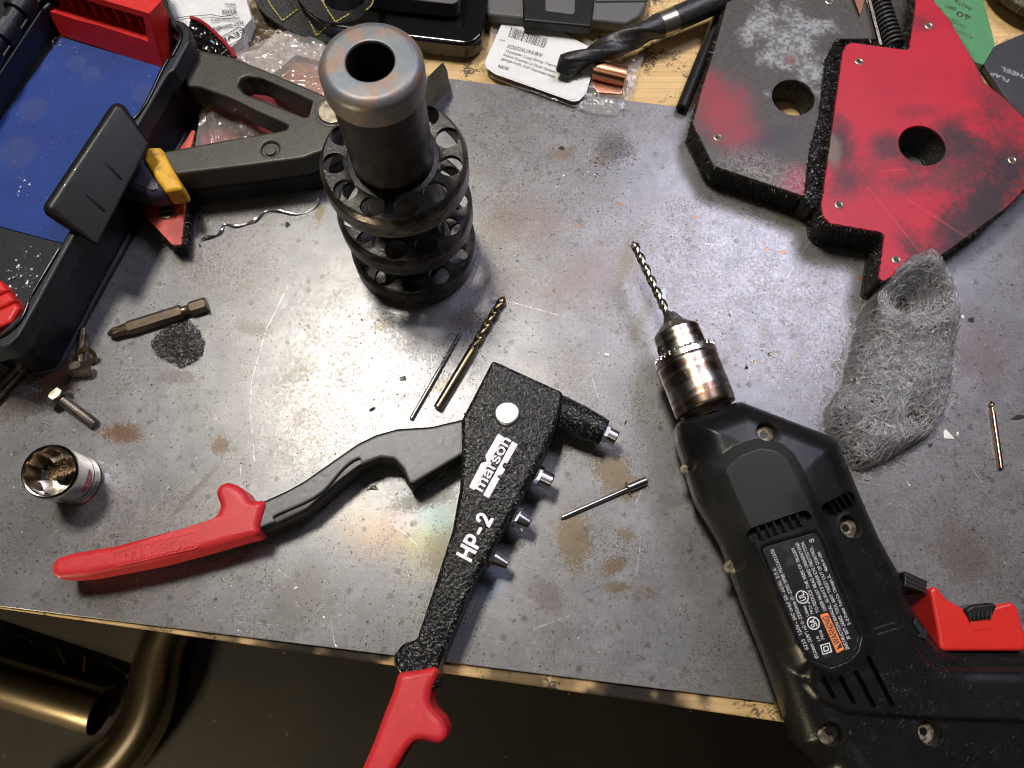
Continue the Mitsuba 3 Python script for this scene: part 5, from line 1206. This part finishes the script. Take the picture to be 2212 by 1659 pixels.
# barcode packet
PZ = 4.6
lp = rnd(PP([(1086, 46), (1124, 44), (1200, 62), (1290, 110), (1289, 128), (1266, 202), (1250, 218), (1236, 219), (1069, 160), (1050, 146), (1047, 134)], PZ), 1.6, .8)
obj('barcode_packet', crumple([(1060, 60), (1110, 30), (1300, 96), (1380, 100), (1393, 118), (1376, 160), (1362, 238), (1340, 235), (1332, 249), (1280, 245), (1120, 190), (1058, 166)], 1.8, 3.2, .9, 81, .06), 'bag_film', 25)
thing('barcode_packet', 'clear plastic packet with a white barcode label and copper parts', 'packet')
obj('barcode_packet__label', slab(lp, PZ - .3, PZ, .1), 'paper', 30)
lp2 = rnd(PP([(1100, 70), (1124, 50), (1200, 68), (1286, 116), (1265, 200), (1246, 214), (1236, 216), (1082, 163), (1070, 150)], PZ), 1.6, .8)
obj('barcode_packet__label__sticker', slab(lp2, PZ - .1, PZ + .22, .1), 'paper', 30)
z3 = lambda pts: [(973.3 + .32 * x, .32 * y) for x, y in pts]
bars = []; r_ = np.random.default_rng(5); x = 0.0
while x < 1:
    w = r_.choice([.010, .018, .026]); a = z3([(410 + 250 * x, 185 + 78 * x)])[0]; b = z3([(410 + 250 * min(1, x + w), 185 + 78 * (x + w))])[0]
    c = z3([(388 + 250 * min(1, x + w), 250 + 78 * (x + w))])[0]; d = z3([(388 + 250 * x, 250 + 78 * x)])[0]
    q = PP([a, b, c, d], PZ + .22); q = q if Polygon(q).exterior.is_ccw else q[::-1]
    bars.append(slab(q, PZ + .1, PZ + .32, 0)); x += w + r_.choice([.010, .016, .024])
obj('barcode_packet__label__barcode', join(bars), 'print_black', False)
tl = [text_uv(t, *z3([a, b]), PZ + .2, h, depth=.1, bold=bo) for t, a, b, h, bo in (('X000XU96WV', (377, 322), (617, 388), 2.6, True), ('Copper Lug Ring Terminal Battery', (367, 348), (885, 512), 1.6, True), ('Power Inverter or Solar System Cable (4 ga.', (352, 376), (858, 545), 1.6, True),
      ('gauge AWG, 3/8" Diameter Hole', (340, 402), (700, 528), 1.6, True), ('NEW', (316, 457), (390, 478), 2.2, True), ('PTO', (330, 276), (368, 284), 1.1, False))]
obj('barcode_packet__label__lettering', join(tl), 'print_black', False)
cp = [P(*a, 5.5) for a in ((1300, 150), (1352, 165))]
obj('copper_ferrule', join([tube(np.linspace(P(1284, 150, 5.6), P(1352, 166, 5.6), 12), 5.4, 32), slab(rnd(PP([(1262, 165), (1300, 150), (1352, 168), (1345, 205), (1290, 200)], 2.6), 1.5, 1), .6, 2.6, .8)]), 'copper', 50)
thing('copper_ferrule', 'copper ferrule inside the barcode packet', 'cable lug')
# black tube beside the sooty magnet
b0, b1 = P(1473, 236, 3.6), P(1560, 20, 3.6)
obj('black_tube', rev([(1.6, .01), (1.6, 1.3), (.0, 1.5), (0, 3.1), (.4, 3.5), (np.linalg.norm(b1 - b0) + 40, 3.5)], b0, b1, 40), 'black_plastic', 35)
thing('black_tube', 'black rubber tube beside the sooty magnet', 'tube')

# ---------------------------------------------------------------- spring and flap wheel, upper right
c0_, c1_ = P(1886, -40, 14), P(1932, 104, 14); cv = c1_ - c0_; cl_ = np.linalg.norm(cv); R, o, _ = frame(c0_, c1_)
tt = np.linspace(0, 1, 900); an = tt * 2 * math.pi * cl_ / 2.7
obj('coil_spring', tube(np.column_stack([4.6 * np.cos(an), 4.6 * np.sin(an), tt * cl_]) @ R.T + o, .95, 8), 'chisel_black', 50)
thing('coil_spring', 'black coil spring between the two large magnets', 'spring')
obj('steel_strip', hull([P(u, v, z) for u, v in ((1868, -30), (1874, -30), (1906, 96), (1900, 96)) for z in (8, 21)]), 'aged_steel', 20)
thing('steel_strip', 'thin steel strip beside the coil spring', 'steel strip')
pbr('grimy_metal', lambda p, n, uv: mix((.055, .048, .038), (.015, .013, .012), fbm(p.x * 200, p.y * 200, p.z * 200)), .5, .3, (lambda p, n, uv: fbm(p.x * 500, p.y * 500, p.z * 500), 3e-4))
obj('grimy_block', slab(rnd(PP([(1900, -60), (1985, -60), (1974, 104), (1935, 106), (1905, 40)], 9), 1, 1), .3, 9, .6), 'grimy_metal', 30)
thing('grimy_block', 'grimy dark metal block under the coil spring', 'metal block')
obj('copper_scrap', hull([P(u, v, z) for u, v in ((1838, -20), (1872, -16), (1858, 33)) for z in (18.3, 20)]), 'copper', 20)
thing('copper_scrap', 'dull copper scrap at the top edge on the sooty magnet', 'scrap')
gz_ = 4.0
obj('green_card', slab(rnd(PP([(1985, -60), (2110, -60), (2150, 97), (2125, 140), (2060, 120)], gz_), .5, 1.5), .3, gz_, .3), 'green_card', 30)
thing('green_card', 'green printed packaging card of a sanding wheel', 'card')
gq = lambda pts: [((2250 + x / 5.184) * .8848, (y / 5.184) * .8848) for x, y in pts]
tl = [text_uv(t, *gq([a, b]), gz_ + .02, h, depth=.12, bold=bo) for t, a, b, h, bo in (('40', (640, 205), (455, 140), 3.4, True), ('GRIT', (445, 105), (300, 55), 2.0, True), ('OXIDE', (575, 345), (385, 235), 2.0, False), ('ALUMINUM', (655, 470), (385, 330), 2.0, False), ('PACTA', (640, 105), (430, -10), 2.2, True))]
obj('green_card__lettering', join(tl), 'print_black', False)
obj('black_card', slab(rnd(PP([(2150, 98), (2240, 60), (2300, 140), (2300, 330), (2212, 300), (2180, 222), (2125, 140)], gz_ - .4), .5, 1.5), .3, gz_ - .4, .3), 'black_card', 30)
thing('black_card', 'black lower part of the sanding wheel card with grey print', 'card')
tl = [text_uv(t, *gq([a, b]), gz_ - .38, h, depth=.12, bold=True) for t, a, b, h in (('FLAP', (1120, 1010), (880, 905), 2.3), ('WHEEL', (1400, 985), (1012, 845), 2.6))]
obj('black_card__lettering', join(tl), 'grey_print', False)
sd_c = P(2268, -72, 13)
obj('sanding_disc', join([disc(sd_c, 34, 7, 12.6, 1.2, 120)]), 'sandpaper', 40)
thing('sanding_disc', 'brown abrasive sanding disc in the upper right corner', 'sanding disc')
